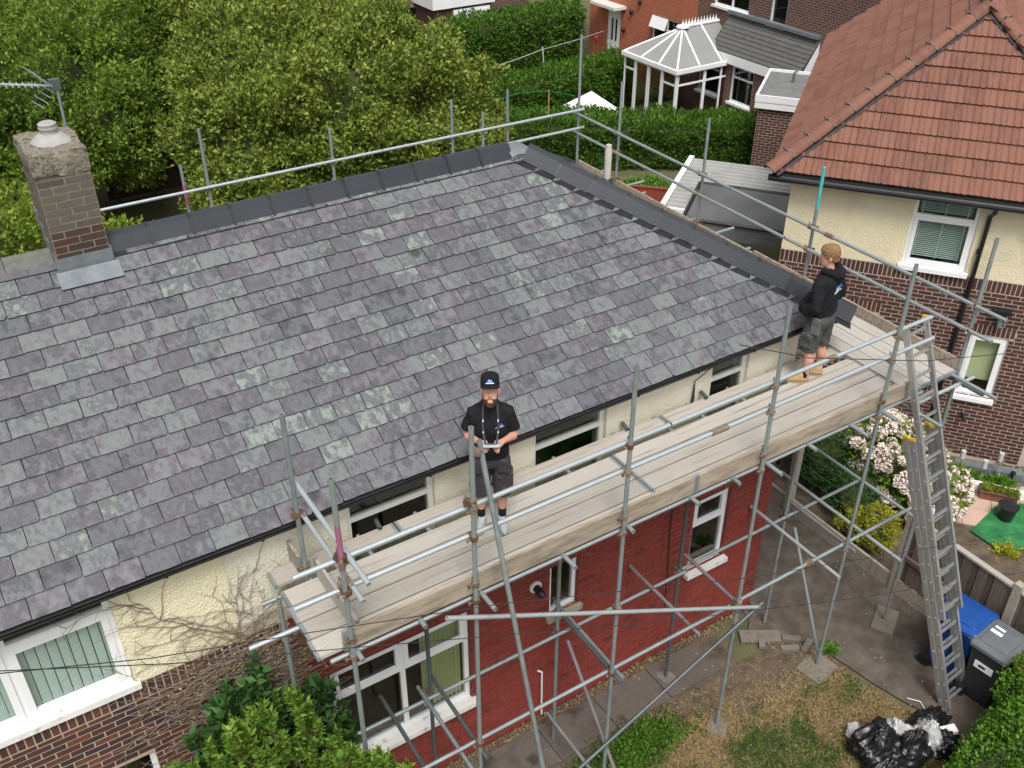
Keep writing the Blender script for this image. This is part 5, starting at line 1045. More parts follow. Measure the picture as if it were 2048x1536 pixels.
# litter: stones, chips
m = MB(); rr_ = random.Random(5)
for i in range(160):
    x, y = rr_.uniform(4.8, 10.9), rr_.uniform(4.2, 7.2); s = rr_.uniform(.004, .012); m.obox((x, y, .03), V(1,0,0), V(0,1,0), V(0,0,1), s, s*rr_.uniform(.5,1), s*.5)
tag(m.build('rubble', MAT['cement']), 'small pale chips of rubble scattered over path and drive', 'rubble', kind='stuff')
n = 1100; X = RNG.uniform(2.5, 8.8, n); C = np.stack([X, 7.2+RNG.normal(size=n)*.035, np.full(n, .03)], 1); tag(leaf_mesh('leaf_litter', C, RNG.normal(size=(n,3))+np.array([0,0,.6]), .04, .02, MAT['straw']), 'brown leaf litter along the foot of the red wall', 'litter', kind='stuff')
# ================================================================ boundary fence, bins
fn = thing('boundary_fence', (11.05, 6.3, 0), 'weathered boundary fence with concrete posts and gravel boards beside the drive', 'fence'); FXX = 11.03
for y, h in ((8.55, 1.75), (6.3, 1.75), (4.55, 1.6)): m = MB(); m.obox((FXX, y, h/2), V(1,0,0), V(0,1,0), V(0,0,1), .055, .06, h/2); m.build('concrete_post', MAT['concrete'], fn)
for y0, y1 in ((6.37, 8.48), (8.62, 10.9), (4.62, 6.23), (2.9, 4.48)):
    for z0, z1 in ((0, .14), (.145, .29)): m = MB(); m.box((FXX-.025, y0, z0), (FXX+.025, y1, z1)); m.build('gravel_board', MAT['concrete'], fn)
for y0, y1 in ((4.62, 6.22), (2.9, 4.48)):
    k = y0; i = 0
    while k < y1-.05: m = MB(); m.box((FXX-.012-(i % 2)*.016, k, .3), (FXX+.002-(i % 2)*.016, min(y1, k+.14), 1.48+random.uniform(-.015,.015))); m.build('fence_board', MAT['wood_d'], fn); k += .125; i += 1
    m = MB(); m.box((FXX-.045, y0, 1.485), (FXX+.045, y1, 1.52)); m.build('capping_rail', MAT['plank_y'], fn); m = MB(); m.box((FXX-.07, y0, .75), (FXX-.03, y1, .82)); m.build('middle_rail', MAT['wood_d'], fn)
for i in range(5): m = MB(); z = .45+i*.22; m.tube([(FXX, 6.3, z), (FXX, 8.55, z-.02)], .002, 4); m.build('fence_wire', MAT['galv'], fn)
gp = thing('gate_post', (11.06, 4.3, 0), 'pale metal gate post with bolt beside the grey wheelie bin', 'post'); m = MB(); m.box((11.12, 4.33, 0), (11.2, 4.37, 1.75)); m.build('post', MAT['galv_b'], gp); m = MB(); m.tube([(11.11,4.35,1.5),(11.095,4.35,1.5)], .02, 8); m.build('bolt', MAT['alu'], gp)
wp = MB(); wp.box((11.25, 4.0, 0), (11.4, 4.16, 1.5)); tag(wp.build('timber_post', MAT['plank_y']), 'reddish timber post beside the pale metal gate post', 'post')
def bin_(label, c, a, body, lid, wd=.29, dp=.35, h=.98, stick=False):
    u = V(math.cos(a), math.sin(a), 0); v = V(-u.y, u.x, 0); c = Vector((*c, 0)); t = thing('wheelie_bin', c, label, 'bin', 'wheelie bins by the fence')
    P = lambda x, y, z: c + u*x + v*y + V(0,0,z)
    def ring(s, z, dy=0): return [P(x*wd*s, y*dp*s+dy, z) for x, y in ((-1,-.9),(-.9,-1),(.9,-1),(1,-.9),(1,.9),(.9,1),(-.9,1),(-1,.9))]
    m = MB(); m.rings([ring(.74,.03), ring(.78,.06), ring(.97,h-.06), ring(1.04,h-.055), ring(1.04,h)]); b = m.build('body', body, t)
    m = MB(); m.rings([ring(1.08,h-.03), ring(1.08,h+.02), ring(1.0,h+.045), ring(.8,h+.055), ring(.76,h+.075), ring(.4,h+.085)]); l = m.build('lid', lid, t)
    m = MB(); m.tube([P(-wd*.8,dp*1.08,h+.0), P(-wd*.8,dp*1.25,h-.02), P(wd*.8,dp*1.25,h-.02), P(wd*.8,dp*1.08,h)], .018, 6); m.build('handle', lid, t)
    for s in (-1, 1): m = MB(); m.tube([P(s*wd*.82,dp*.85,.1), P(s*wd*.98,dp*.85,.1)], .1, 14); m.build('wheel', MAT['black'], t)
    if stick:
        m = MB(); m.obox(P(-wd*.95, .0, .72)-u*.006, v, V(0,0,1), u, .13, .06, .003); m.build('label', MAT['paper'], t)
        m = MB(); m.obox(P(-wd*.95, .02, .72)-u*.0095, v, V(0,0,1), u, .05, .02, .002); m.build('print', MAT['black'], t)
        m = MB(); m.obox(P(.02, .1, h+.087), u, v, V(0,0,1), .03, .08, .002); m.obox(P(.12, .1, h+.087), u, v, V(0,0,1), .02, .07, .002); m.build('lid_marking', MAT['paper'], t)
bin_('blue wheelie bin standing behind the ladder foot by the fence', (10.52, 4.86), .12, MAT['bin_blue'], MAT['bin_blue'], .3, .3, 1.02)
bin_('grey-lidded charcoal wheelie bin with white label on its side', (10.5, 4.3), .1, MAT['bin_dk'], MAT['bin_grey'], .31, .25, 1.02, True)
bin_('red wheelie bin half hidden at the right edge by the bush', (10.62, 3.72), .1, MAT['bin_red'], MAT['bin_red'], .27, .25, .96)
# rubbish bags
def bag(label, c, r, mat, seed, knot=True, g='rubbish bags on the lawn'):
    rb = random.Random(seed); mb = MB(); mb.ellipsoid((0,0,0), (1,1,1), 64, 44); o = Vector((rb.uniform(0,50), rb.uniform(0,50), 0)); vs = []
    for p in mb.v:
        u = Vector(p); q = u*1.6+o; f = 1+.25*noise.noise(q)+.2*(abs(noise.noise(q*1.9))-.2)*2-.1*abs(noise.noise(q*3.6))*1.5
        z = u.z*r[2]*f; 
        if u.z > .6: z += (u.z-.6)*r[2]*.9; f *= 1-(u.z-.6)*.9
        vs.append((c[0]+u.x*r[0]*f, c[1]+u.y*r[1]*f, max(.012, c[2]+z)))
    mb.v = vs; t = mb.build('rubbish_bag', mat, smooth=True); tag(t, label, 'bag', g); return t
bag('black bin bag with pointed tied top nearest the lawn', (8.42,4.42,.2), (.34,.28,.3), MAT['bag'], 1); bag('flat torn black bin bag lying at the bottom of the heap', (8.35,4.12,.12), (.42,.26,.17), MAT['bag'], 2)
bag('black bin bag slumped in the middle of the heap', (8.75,4.12,.2), (.26,.22,.28), MAT['bag'], 3); bag('crumpled black sheeting bag beside the ladder foot', (9.3,4.3,.12), (.36,.2,.16), MAT['bag'], 4)
bag('clear plastic bag of pale waste between black bags', (8.72,4.42,.18), (.25,.18,.24), MAT['bag_w'], 5); bag('crumpled clear plastic bag hanging down front of the heap', (9.02,4.12,.2), (.16,.2,.3), MAT['bag_w'], 6); bag('small white plastic bag lying on the grass side of the heap', (8.42,4.78,.1), (.1,.09,.13), MAT['bag_w'], 7); bag('dark grey bag showing white paper beside the green bush', (9.22,3.98,.14), (.2,.18,.2), MAT['bag'], 8)
m = MB(); m.obox((9.3,4.02,.36), V(.9,-.4,.1).normalized(), V(.4,.9,0).normalized(), V(0,0,1), .1, .05, .01); m.obox((9.33,3.99,.33), V(.9,-.4,.1).normalized(), V(.4,.9,0).normalized(), V(0,0,1), .05, .06, .06); tag(m.build('paper_scrap', MAT['paper']), 'white paper scraps on the dark grey bag by the bush', 'paper')
m = MB(); m.tube([(9.52,4.78,.03),(9.62,4.64,.035),(9.56,4.5,.03)], .008, 5); tag(m.build('bent_stick', MAT['upvc_old']), 'thin bent pale stick lying on the drive near the bags', 'stick')
# ================================================================ neighbour's garden
sheet('garden_soil', [(11.1,4.0),(16.8,4.0),(16.5,5.6),(12.55,10.85),(11.1,10.85)], .002, MAT['soil'])
pt = sheet('patio', [onz(1890,960), onz(1905,1045), onz(1950,1065), onz(1975,1010), onz(2140,1010), onz(2140,960), onz(1990,955)], .006, MAT['slab'])
for i in range(3):
    for j in range(4):
        c = onz(1925,985)+NU*(j*.47-.25)-NN*(i*.47-.28); 
        m = MB(); m.obox((c.x,c.y,.018), NU, NN, V(0,0,1), .23, .23, .012); m.build('patio_slab', MAT['patio'], pt)
m = MB(); tq = [onz(1940,1065), onz(1992,1014), onz(2120,1005), onz(2160,1090), onz(2003,1108)]; m.plate([(p.x,p.y) for p in tq], .03, .045); 
tf = m.build('artificial_grass_mat', MAT['turf']); tag(tf, 'bright green artificial grass mat on the neighbour patio', 'mat')
q = onz(2008,1040); m = MB(); m.tube([(q.x,q.y,.046),(q.x,q.y,.3),(q.x,q.y,.302),(q.x,q.y,.33),(q.x,q.y,.331),(q.x,q.y,.26)], [.12,.155,.17,.17,.15,.14], 18); po = m.build('plant_pot', MAT['black']); tag(po, 'black plastic plant pot standing on the artificial grass', 'pot')
m = MB(); m.tube([(q.x,q.y,.25),(q.x+.25,q.y-.1,.4),(q.x+.7,q.y-.25,.45)], [.01,.008,.004], 5); m.build('bare_stem', MAT['straw'], po)
q = onz(1993,1000); tr = thing('trough_planter', q, 'terracotta coloured trough planter with small plants on the patio', 'planter'); m = MB(); m.obox((q.x,q.y,.1), NU, NN, V(0,0,1), .3, .1, .09); m.build('trough', MAT['tile'], tr); m = MB(); m.obox((q.x,q.y,.195), NU, NN, V(0,0,1), .32, .12, .012); m.build('rim', MAT['tile'], tr)
n = 300; C = np.array(q)+np.outer(RNG.uniform(-.28,.28,n), np.array(NU))+np.outer(RNG.uniform(-.08,.08,n), np.array(NN))+np.array([0,0,.2]); leaf_mesh('plants', C, RNG.normal(size=(n,3))*.7+np.array([0,0,1.]), .1, .05, MAT['lf_lime'], parent=tr)
for nm, (p, q_), w_, h, lab in (('edging', (onz(1905,935), onz(2090,968)), .1, .16, 'grey-white border edging nearer the neighbour brick wall'), ('edging', (onz(1900,968), onz(2100,1012)), .06, .16, 'white border edging between the flower bed and pink patio')):
    d = q_-p; L_ = d.length; d.normalize(); m = MB(); m.obox((p+q_)/2+V(0,0,h/2), d, V(-d.y,d.x,0), V(0,0,1), L_/2, w_, h/2); tag(m.build(nm, MAT['upvc'] if w_ < .08 else MAT['lead']), lab, 'edging')
def plantlet(label, p, r, mat, n=240, leaf=(.12,.06), cat='plant'):
    t = thing('small_plant', p, label, cat); C = np.array(p)+RNG.normal(size=(n,3))*np.array([r,r,r*.3])*.5; C[:,2] = p[2]+abs(C[:,2]-p[2]); D = (C-np.array(p))*2/r+np.array([0,0,.7]); leaf_mesh('leaves', C, D, leaf[0], leaf[1], mat, parent=t); m = MB(); m.tube([p, Vector(p)+V(0,0,r*.6)], .008, 4); m.build('stem', MAT['bark'], t)
plantlet('small green potato-like plant in flower bed nearest the ladder', onz(1937,957), .2, MAT['lf_hedge2']); plantlet('green leafy plant in flower bed behind the trough', onz(1995,968), .2, MAT['lf_hedge2']); plantlet('low weed growing at the foot of the neighbour brick wall', onz(2025,932), .22, MAT['lf_hedge'], 160, (.08,.04)); plantlet('lime green tuft beside the fence panel end', onz(2012,1105), .16, MAT['lf_yel'], 220, (.08,.04)); plantlet('small green tuft growing at the drive edge beside the pole foot', onz(1660,1300), .1, MAT['lf_hedge2'], 120, (.07,.03))
for i, (px, py, lab) in enumerate(((1912,955,'glass solar stake light nearest the ladder'),(1955,975,'leftmost of two close solar stake lights in flower bed'),(1987,960,'rightmost of two close solar stake lights in flower bed'),(2036,985,'solar stake light at right end of flower bed'))):
    p = onz(px, py); t = thing('solar_light', p, lab, 'garden light', 'solar lights in the flower bed'); m = MB(); m.tube([p, p+V(.03,.02,.42)], .008, 5); m.build('stake', MAT['galv'], t); m = MB(); m.tube([p+V(.03,.02,.42), p+V(.03,.02,.58)], .045, 10); m.build('jar', MAT['bag_w'], t)
t = thing('bollard_light', onz(2020,965), 'short black bollard light in the flower bed', 'garden light'); p = onz(2020,965); m = MB(); m.tube([p, p+V(0,0,.2)], .02, 8); m.build('stem', MAT['black'], t); m = MB(); m.tube([p+V(0,0,.2), p+V(0,0,.23)], .045, 10); m.build('cap', MAT['black'], t)
# hydrangea and shrubs behind the fence
hy = thing('hydrangea', (12.75, 7.7, 0), 'large pale pink hydrangea bush covered in round flower heads', 'bush'); bl = [((12.75,7.75,.7),(.6,.6,.7)),((12.55,8.15,1.0),(.45,.4,.55)),((12.7,7.2,.5),(.4,.4,.5)),((13.1,7.2,.45),(.4,.4,.45))]
C, D = blob_points(bl, 90, .2, 1.5, .2, .05); P, d = sprigs(C, D+np.array([0,0,.3]), 5, .1, .8, .05); leaf_mesh('leaves', P, d, .11, .07, MAT['lf_mid'], parent=hy); m = MB()
for c, r in bl: m.tube([(12.75,7.7,0), (c[0],c[1],c[2]*.6), c], [.02,.014,.006], 5)
m.build('stem', MAT['bark'], hy)
n = 130; u = RNG.normal(size=(n,3)); u /= np.linalg.norm(u, axis=1, keepdims=True); fh_ = leaf_mesh('flower_head', u*.075, u*.5+RNG.normal(size=(n,3))*.8, .05, .05, MAT['petal'], parent=hy, loc=(0,0,0)); fme = fh_.data; bpy.data.objects.remove(fh_)
C, D = blob_points(bl, 34, .15, 1.5, 0, .3); k = (D[:,2] > -.25) & ((C-np.array([12.7,7.7,.7]))@np.array([-.55,-.6,.6]) > -.15)
sel = RNG.permutation(np.nonzero(k)[0])[:120]
for p in C[sel]+D[sel]*.07: obj('flower_head', fme, None, hy, p, Matrix.Rotation(random.uniform(0,6), 4, 'Z'), (random.uniform(.8,1.25),)*3)
tree('conifer_shrub', 'dark green feathery shrub below the platform edge behind the fence', 'shrub', (11.95,8.6,0), [((11.85,8.75,.75),(.4,.45,.75)),((12.1,8.1,.45),(.5,.5,.5)),((11.75,7.8,.35),(.3,.4,.4))], MAT['lf_dark'], dens=230, per=6, leaf=(.06,.02), sl=.1, up=.6, trunk=.03)
tree('golden_shrub', 'bright yellow green golden shrub behind the fence wires', 'shrub', (11.5,7.15,0), [((11.5,7.15,.4),(.3,.32,.34)),((11.4,7.5,.3),(.2,.2,.22))], MAT['lf_yel'], dens=300, per=6, leaf=(.06,.025), sl=.08, up=.8, trunk=.02)
pt_ = thing('patio_table', (12.2, 9.0, 0), 'dark garden table with dry reed screen lying over it below platform', 'table'); m = MB(); m.box((11.75,8.75,.68),(12.9,9.6,.72)); m.build('tabletop', MAT['bin_dk'], pt_)
for x, y in ((11.8,8.8),(12.85,8.8),(11.8,9.55),(12.85,9.55)): m = MB(); m.box((x-.025,y-.025,0),(x+.025,y+.025,.68)); m.build('leg', MAT['bin_dk'], pt_)
rd = thing('reed_screen', (12.35, 9.0, .75), 'bundle of dry golden reed screening laid over the dark table', 'screen'); m = MB()
for i in range(150): x = 12.0+random.random()*.75; y = 8.62+random.uniform(0,.25); m.tube([(x+random.uniform(-.1,.1), y-.1, 1.0+random.uniform(-.15,.05)), (x, y+.45, 1.2+random.uniform(-.02,.05)), (x+.15+random.uniform(-.1,.1), y+.95, 1.15+random.uniform(-.03,.06))], .008, 4)
rdo = m.build('reeds', MAT['reed'], rd); rdo['kind'] = 'stuff'
m = MB(); m.box((11.95,8.6,.722),(12.9,9.3,.9)); m.build('backing', MAT['black'], rd)
# ================================================================ aerial and overhead cables
ae = thing('tv_aerial', (1.3, 10.62, 7.6), 'television aerial on a thin pole behind the brick chimney', 'aerial'); ab = Vector((1.44, 10.62, 7.1)); at_ = ony(110, 160, 10.62); m = MB(); m.tube([ab, at_], .014, 6); m.build('mast', MAT['galv'], ae)
p1 = ony(112, 172, 10.62); p0 = ony(-30, 168, 10.62); m = MB(); m.tube([p1, p0], .012, 5); m.build('boom', MAT['galv_b'], ae)
bd = (p0-p1).normalized()
for k in range(8): c = p1+(p0-p1)*(.28+k*.09); m = MB(); m.tube([c+V(0,-.1,0), c+V(0,.1,0)], .006, 4); m.build('element', MAT['galv_b'], ae)
for s in (-1, 1):
    for k in range(4): c = p1+(p0-p1)*.14+V(-.04*k,0,s*(.03+.045*k)); m = MB(); m.tube([c+V(.03,-.16,0), c+V(-.03,.16,0)], .006, 4); m.build('reflector', MAT['galv'], ae)
m = MB(); m.box((p1.x-.06,p1.y-.03,p1.z-.03),(p1.x+.04,p1.y+.03,p1.z+.07)); m.build('bracket', MAT['galv_d'], ae)
def cable(label, pts, r=.004): m = MB(); m.tube(pts, r, 5); tag(m.build('overhead_cable', MAT['wire']), label, 'cable', 'overhead cables')
cable('upper overhead cable crossing the lower left window toward the platform', [ony(-150,1358,5.0), ony(0,1347,5.0), ony(300,1317,5.0), ony(640,1262,5.0), ony(1000,1208,5.0), ony(1480,1158,5.0), ony(2200,1040,5.0)])
cable('lower overhead cable crossing the lower left window and scaffold foot', [ony(-150,1335,5.1), ony(0,1342,5.1), ony(350,1327,5.1), ony(700,1296,5.1), ony(1300,1246,5.1), ony(1700,1198,5.1), ony(2200,1120,5.1)])
cable('thin overhead cable crossing the platform corner and ladder', [ony(1480,690,5.6), ony(1620,716,5.6), ony(1850,722,5.6), ony(2048,704,5.6), ony(2200,685,5.6)], .005)
for k, (dx, lab) in enumerate(((0, 'upper of the thick cable pair across bottom right bush'), (22, 'lower of the thick cable pair across bottom right bush'))): cable(lab, [ony(1850+dx,1605,2.6), ony(1950+dx,1540,2.6), ony(2060+dx,1468,2.6), ony(2300,1310+dx*.7,2.6)], .006)
# ================================================================ people
def remesh(mb, name, mat, parent, voxel, smooth=6, loc=None, crease=0, cs=9):
    me = mb.mesh('tmp'); o = bpy.data.objects.new('tmp', me); COL.objects.link(o)
    r = o.modifiers.new('r', 'REMESH'); r.mode = 'VOXEL'; r.voxel_size = voxel; s = o.modifiers.new('s', 'SMOOTH'); s.iterations = smooth; s.factor = .5
    dg = bpy.context.evaluated_depsgraph_get(); dg.update(); me2 = bpy.data.meshes.new_from_object(o.evaluated_get(dg)); me2.name = name; bpy.data.objects.remove(o)
    if crease:                                # folds and wrinkles in the cloth
        nr = [v.normal.copy() for v in me2.vertices]; co = []
        for v, n_ in zip(me2.vertices, nr):
            q = Vector((v.co.x*cs, v.co.y*cs, v.co.z*cs*.75)); co.append(v.co + n_*crease*(1-2.4*abs(noise.noise(q))+.9*noise.noise(q*2.3)-.5*abs(noise.noise(q*3.9))))
        me2.vertices.foreach_set('co', np.array([tuple(c) for c in co], dtype=np.float32).ravel()); me2.update()
    me2.polygons.foreach_set('use_smooth', [True]*len(me2.polygons)); me2.materials.clear(); me2.materials.append(mat); return obj(name, me2, None, parent, loc or (0,0,0))
class Fig:
    """figure frame: x to its left... x right-hand side seen from behind, y forwards, z up"""
    def __init__(s, base, face, label, k=1.0, wx=1.0):
        s.b = Vector(base); f = Vector((face[0], face[1], 0)).normalized(); s.y = f; s.x = f.cross(V(0,0,1)); s.k = k; s.t = thing('person', base, label, 'person')
        s.M = Matrix.Translation(s.b) @ frame(s.x, s.y, V(0,0,1)) @ Matrix.Scale(k, 4) @ Matrix.Diagonal((wx, 1, 1, 1))
    def P(s, x, y, z): return s.M @ Vector((x, y, z))
    def tube(s, mb, pts, r, n=14): 
        q = MB(); q.tube([Vector(p) for p in pts], r, n); mb.add(q.v, q.f, s.M)
    def ell(s, mb, c, r, R=None, nu=16, nv=12):
        q = MB(); q.ellipsoid((0,0,0), r, nu, nv); mb.add(q.v, q.f, s.M @ Matrix.Translation(c) @ (R or Matrix.Identity(4)))
    def loft(s, mb, rows, n=20, R=None):            # rows: z, half width x, half depth y, y offset, x offset
        q = MB(); q.rings([[(x0+rx*math.copysign(abs(math.cos(t))**.85, math.cos(t)), y0+ry*math.copysign(abs(math.sin(t))**.85, math.sin(t)), z) for t in [2*math.pi*i/n for i in range(n)]] for z, rx, ry, y0, x0 in rows]); mb.add(q.v, q.f, s.M @ (R or Matrix.Identity(4)))
    def box(s, mb, c, h, R=None): q = MB(); q.box((-h[0],-h[1],-h[2]),(h[0],h[1],h[2])); mb.add(q.v, q.f, s.M @ Matrix.Translation(c) @ (R or Matrix.Identity(4)))
def head(F, mb, Hm):
    def L(rows): F.loft(mb, rows, 24, Hm)
    L([(-.125,.028,.03,.055,0),(-.115,.045,.05,.04,0),(-.09,.058,.072,.022,0),(-.05,.068,.09,.006,0),(-.01,.073,.097,.0,0),(.03,.075,.099,-.003,0),(.07,.073,.095,-.007,0),(.1,.06,.078,-.01,0),(.12,.035,.045,-.01,0)])
    F.ell(mb, (0,0,0), (.014,.02,.026), Hm @ Matrix.Translation((0,.1,-.025)) ); F.ell(mb, (0,0,0), (.009,.012,.03), Hm @ Matrix.Translation((0,.094,0)))
    for s in (-1, 1): F.ell(mb, (0,0,0), (.009,.02,.032), Hm @ Matrix.Translation((s*.077,-.008,-.01)))
    F.ell(mb, (0,0,0), (.026,.012,.008), Hm @ Matrix.Translation((0,.086,-.066)))
    for s in (-1, 1): F.ell(mb, (0,0,0), (.02,.012,.007), Hm @ Matrix.Translation((s*.031,.086,.022)))
def hand(F, mb, wrist, R, sgn, curl=.9):
    """palm along +y of R, fingers curling down; thumb on the side sgn"""
    T = lambda p: Vector(wrist) + R @ Vector(p)
    pl = MB(); F.tube(mb, [T((0,-.02,0)), T((0,.03,0)), T((0,.085,-.004))], [(.026,.02),(.036,.018),(.04,.016)], 10)
    for i, (x, l) in enumerate(((-.03,.07),(-.01,.08),(.01,.075),(.029,.06))):
        p = [T((x,.08,-.002))]; a = -.15
        for k in range(3): a -= curl*.55; p.append(p[-1] + R @ Vector((x*.08, math.cos(a)*l/2.6, math.sin(a)*l/2.6)))
        F.tube(mb, p, [.0095,.0095,.0088,.0075], 8)
    F.tube(mb, [T((sgn*.022,.012,0)), T((sgn*.05,.04,.006)), T((sgn*.045,.075,.012)), T((sgn*.03,.095,.008))], [.013,.012,.0105,.008], 8)
def project(bvh, p, d, off): 
    h = bvh.ray_cast(Vector(p), Vector(d)); return h[0] - Vector(d)*off if h[0] else Vector(p)
def mark(F, target, c, right, up, d, polys, mat, name, off=.004):
    bm = BVHTree.FromPolygons([Vector(v.co)+WL[target.name] for v in target.data.vertices], [tuple(p.vertices) for p in target.data.polygons]); mb = MB()
    for poly in polys:
        pts = [project(bm, c + right*x + up*y - d*.4, d, off) for x, y in poly]; n = len(pts); mb.add(pts+[p+d*(off*.6) for p in pts], [tuple(range(n)), tuple(reversed(range(n, 2*n)))]+[(i, (i+1) % n, n+(i+1) % n, n+i) for i in range(n)])
    return mb.build(name, mat, target)
def legs(F, body, hipx, kn, an, y=0, bare=True):
    pass
# ---- person with the controller, looking up at the camera
b1 = onz(984, 1046, ZP+.001); F = Fig(b1, (-b1.x, -b1.y), 'person in black cap, black t-shirt and dark shorts holding a drone controller on platform', 1.0, .92); t = F.t
sk = MB(); Hm = Matrix.Translation((0,.045,1.665)) @ Matrix.Rotation(math.radians(26), 4, 'X') @ Matrix.Scale(1.12, 4); head(F, sk, Hm)
F.tube(sk, [(0,-.01,1.42),(0,.0,1.5),(0,.03,1.58)], [(.062,.062),(.055,.058),(.055,.06)], 16); F.loft(sk, [(1.0,.12,.08,0,0),(1.2,.12,.08,0,0),(1.36,.1,.06,0,0),(1.43,.06,.05,0,0)])
for s in (-1, 1):
    el, wr = Vector((s*.25,-.02,1.14)), Vector((s*.12,.22,1.205))
    F.tube(sk, [(s*.12,0,1.36),(s*.19,-.005,1.35),(s*.222,-.012,1.26), el, (s*.235,.05,1.145), wr], [.03,.04,.043,.042,.044,.028], 12)
    d = Vector((-s*.55,.75,.12)).normalized(); x = d.cross(V(0,0,1)).normalized(); R = Matrix((x, d, x.cross(d))).transposed(); hand(F, sk, wr, R, -s if False else (s*-1), .95)
    F.tube(sk, [(s*.1,0,.85),(s*.11,.01,.52),(s*.115,.0,.47),(s*.115,-.02,.32),(s*.115,-.02,.12),(s*.115,-.01,.06)], [.085,.062,.058,.058,.036,.036], 14)
    F.tube(sk, [(s*.115,-.03,.05),(s*.12,.1,.04)], [.035,.03], 10)
F.loft(sk, [(.82,.15,.1,0,0),(1.02,.13,.09,0,0)]); body = remesh(sk, 'body', MAT['skin'], t, .0075, 4)
ts = MB(); F.loft(ts, [(.9,.185,.13,0,0),(.98,.185,.128,.005,0),(1.1,.18,.125,.008,0),(1.25,.185,.128,.008,0),(1.36,.19,.12,0,0),(1.43,.17,.1,-.01,0),(1.48,.105,.08,-.01,0),(1.51,.078,.072,-.004,0)], 28)
for s in (-1, 1): F.tube(ts, [(s*.11,-.005,1.41),(s*.175,-.005,1.38),(s*.217,-.012,1.27),(s*.238,-.016,1.19)], [.07,.075,.066,.07], 16)
tee = remesh(ts, 't_shirt', MAT['tee'], t, .009, 5, crease=.008)
sh = MB(); F.loft(sh, [(.8,.185,.125,0,0),(.86,.19,.135,0,0),(.94,.178,.125,0,0),(.97,.172,.12,0,0)], 24)
for s in (-1, 1): F.tube(sh, [(s*.09,0,.86),(s*.108,.005,.72),(s*.118,.01,.54),(s*.12,.012,.425)], [(.098,.115),(.098,.11),(.1,.105),(.098,.1)], 18); F.box(sh, (s*.215,.01,.62), (.012,.065,.085)); F.box(sh, (s*.13,.11,.82), (.05,.015,.08))
so = remesh(sh, 'shorts', MAT['shorts'], t, .009, 3, crease=.008)
for s in (-1, 1):
    m = MB(); F.tube(m, [(s*.115,-.015,.2),(s*.115,-.012,.07)], [.046,.045], 12); m.build('sock', MAT['tee'], t)
    m = MB(); yaw = Matrix.Rotation(-s*.18, 4, 'Z'); F.loft(m, [(.003,.048,.135,0,0),(.03,.052,.14,0,0),(.06,.048,.125,-.01,0),(.09,.04,.07,-.055,0),(.11,.038,.055,-.065,0)], 20, Matrix.Translation((s*.12,.065,0)) @ yaw); m.build('shoe', MAT['trainer'], t, smooth=True)
cp_ = MB(); F.loft(cp_, [(.035,.084,.107,-.008,0),(.05,.086,.11,-.008,0),(.1,.085,.108,-.008,0),(.135,.076,.095,-.01,0),(.152,.045,.06,-.012,0)], 26, Hm); q = MB()
br = []; 
for k, (yy, zz) in enumerate(((.06,.045),(.12,.052),(.168,.05),(.185,.046))):
    br.append([(x*(.088-.012*max(0,k-1)), yy+.012-.045*abs(x)**2*(1 if k > 0 else 0), zz-.008*abs(x)**2) for x in (-1,-.66,-.33,0,.33,.66,1)])
q.rings([r+[(x, y, z-.008) for x, y, z in reversed(r)] for r in br]); cp_.add(q.v, q.f, F.M @ Hm); cap = cp_.build('cap', MAT['tee'], t, smooth=True, angle=35)
m = MB(); HM = F.M @ Hm
m.add([(-.034,.1035,.075),(.034,.1035,.075),(.02,.1025,.095),(0,.101,.108),(-.018,.1025,.092)], [(0,1,2,3,4)], HM); lo = m.build('logo', MAT['logo_b'], cap); m = MB(); m.add([(-.038,.1055,.068),(.04,.1055,.068),(.036,.105,.075),(-.034,.105,.075)], [(0,1,2,3)], HM); m.build('logo_stripe', MAT['logo_w'], cap)
m = MB()
for dx, dz in ((.0,0),(.012,.008),(-.013,.004)): m.add([(dx-.004,.1055,.08+dz),(dx+.004,.1055,.08+dz),(dx,.1045,.098+dz)], [(0,1,2)], HM)
m.build('logo_mark', MAT['logo_w'], cap)
hb = MB(); rows = []
for z, rx, ry, y0 in ((-.133,.032,.034,.052),(-.118,.05,.054,.038),(-.092,.064,.077,.02),(-.062,.0705,.0895,.008),(-.03,.0755,.094,.002)): rows.append([(rx*math.sin(a), y0+ry*math.cos(a), z - (.0 if abs(a) > .9 else 0)) for a in [-1.75+3.5*i/20 for i in range(21)]])
# beard: lower jaw all round, open at the mouth; sideburns only higher up
for i in range(len(rows)-1):
    for j in range(20):
        a = abs(-1.75+3.5*(j+.5)/20); zc = (rows[i][j][2]+rows[i+1][j][2])/2
        if (zc > -.07 and a < 1.05) or (-.1 < zc and a < .28): continue
        hb.add([rows[i][j], rows[i][j+1], rows[i+1][j+1], rows[i+1][j]], [(0,1,2,3)], HM)
for s in (-1, 1): hb.add([(s*.003,.107,-.05),(s*.034,.096,-.064),(s*.034,.093,-.072),(s*.003,.106,-.058)], [(0,1,2,3)], HM)
hb.build('beard', MAT['hair_d'], t)
for s in (-1, 1):
    m = MB(); m.tube([HM @ V(s*.017,.0985,.026), HM @ V(s*.032,.097,.031), HM @ V(s*.05,.086,.026)], .005, 6); m.build('eyebrow', MAT['hair_d'], t)
    m = MB(); q = MB(); q.ellipsoid((s*.031,.0885,.008), (.012,.006,.005), 10, 8); m.add(q.v, q.f, HM); e_ = m.build('eye', MAT['white'], t); m = MB(); q = MB(); q.ellipsoid((s*.031,.094,.008), (.005,.0025,.0045), 8, 6); m.add(q.v, q.f, HM); m.build('iris', MAT['hair_d'], e_)
fx, rx_ = F.y, -F.x                                # as seen by the camera: image right is the person's left
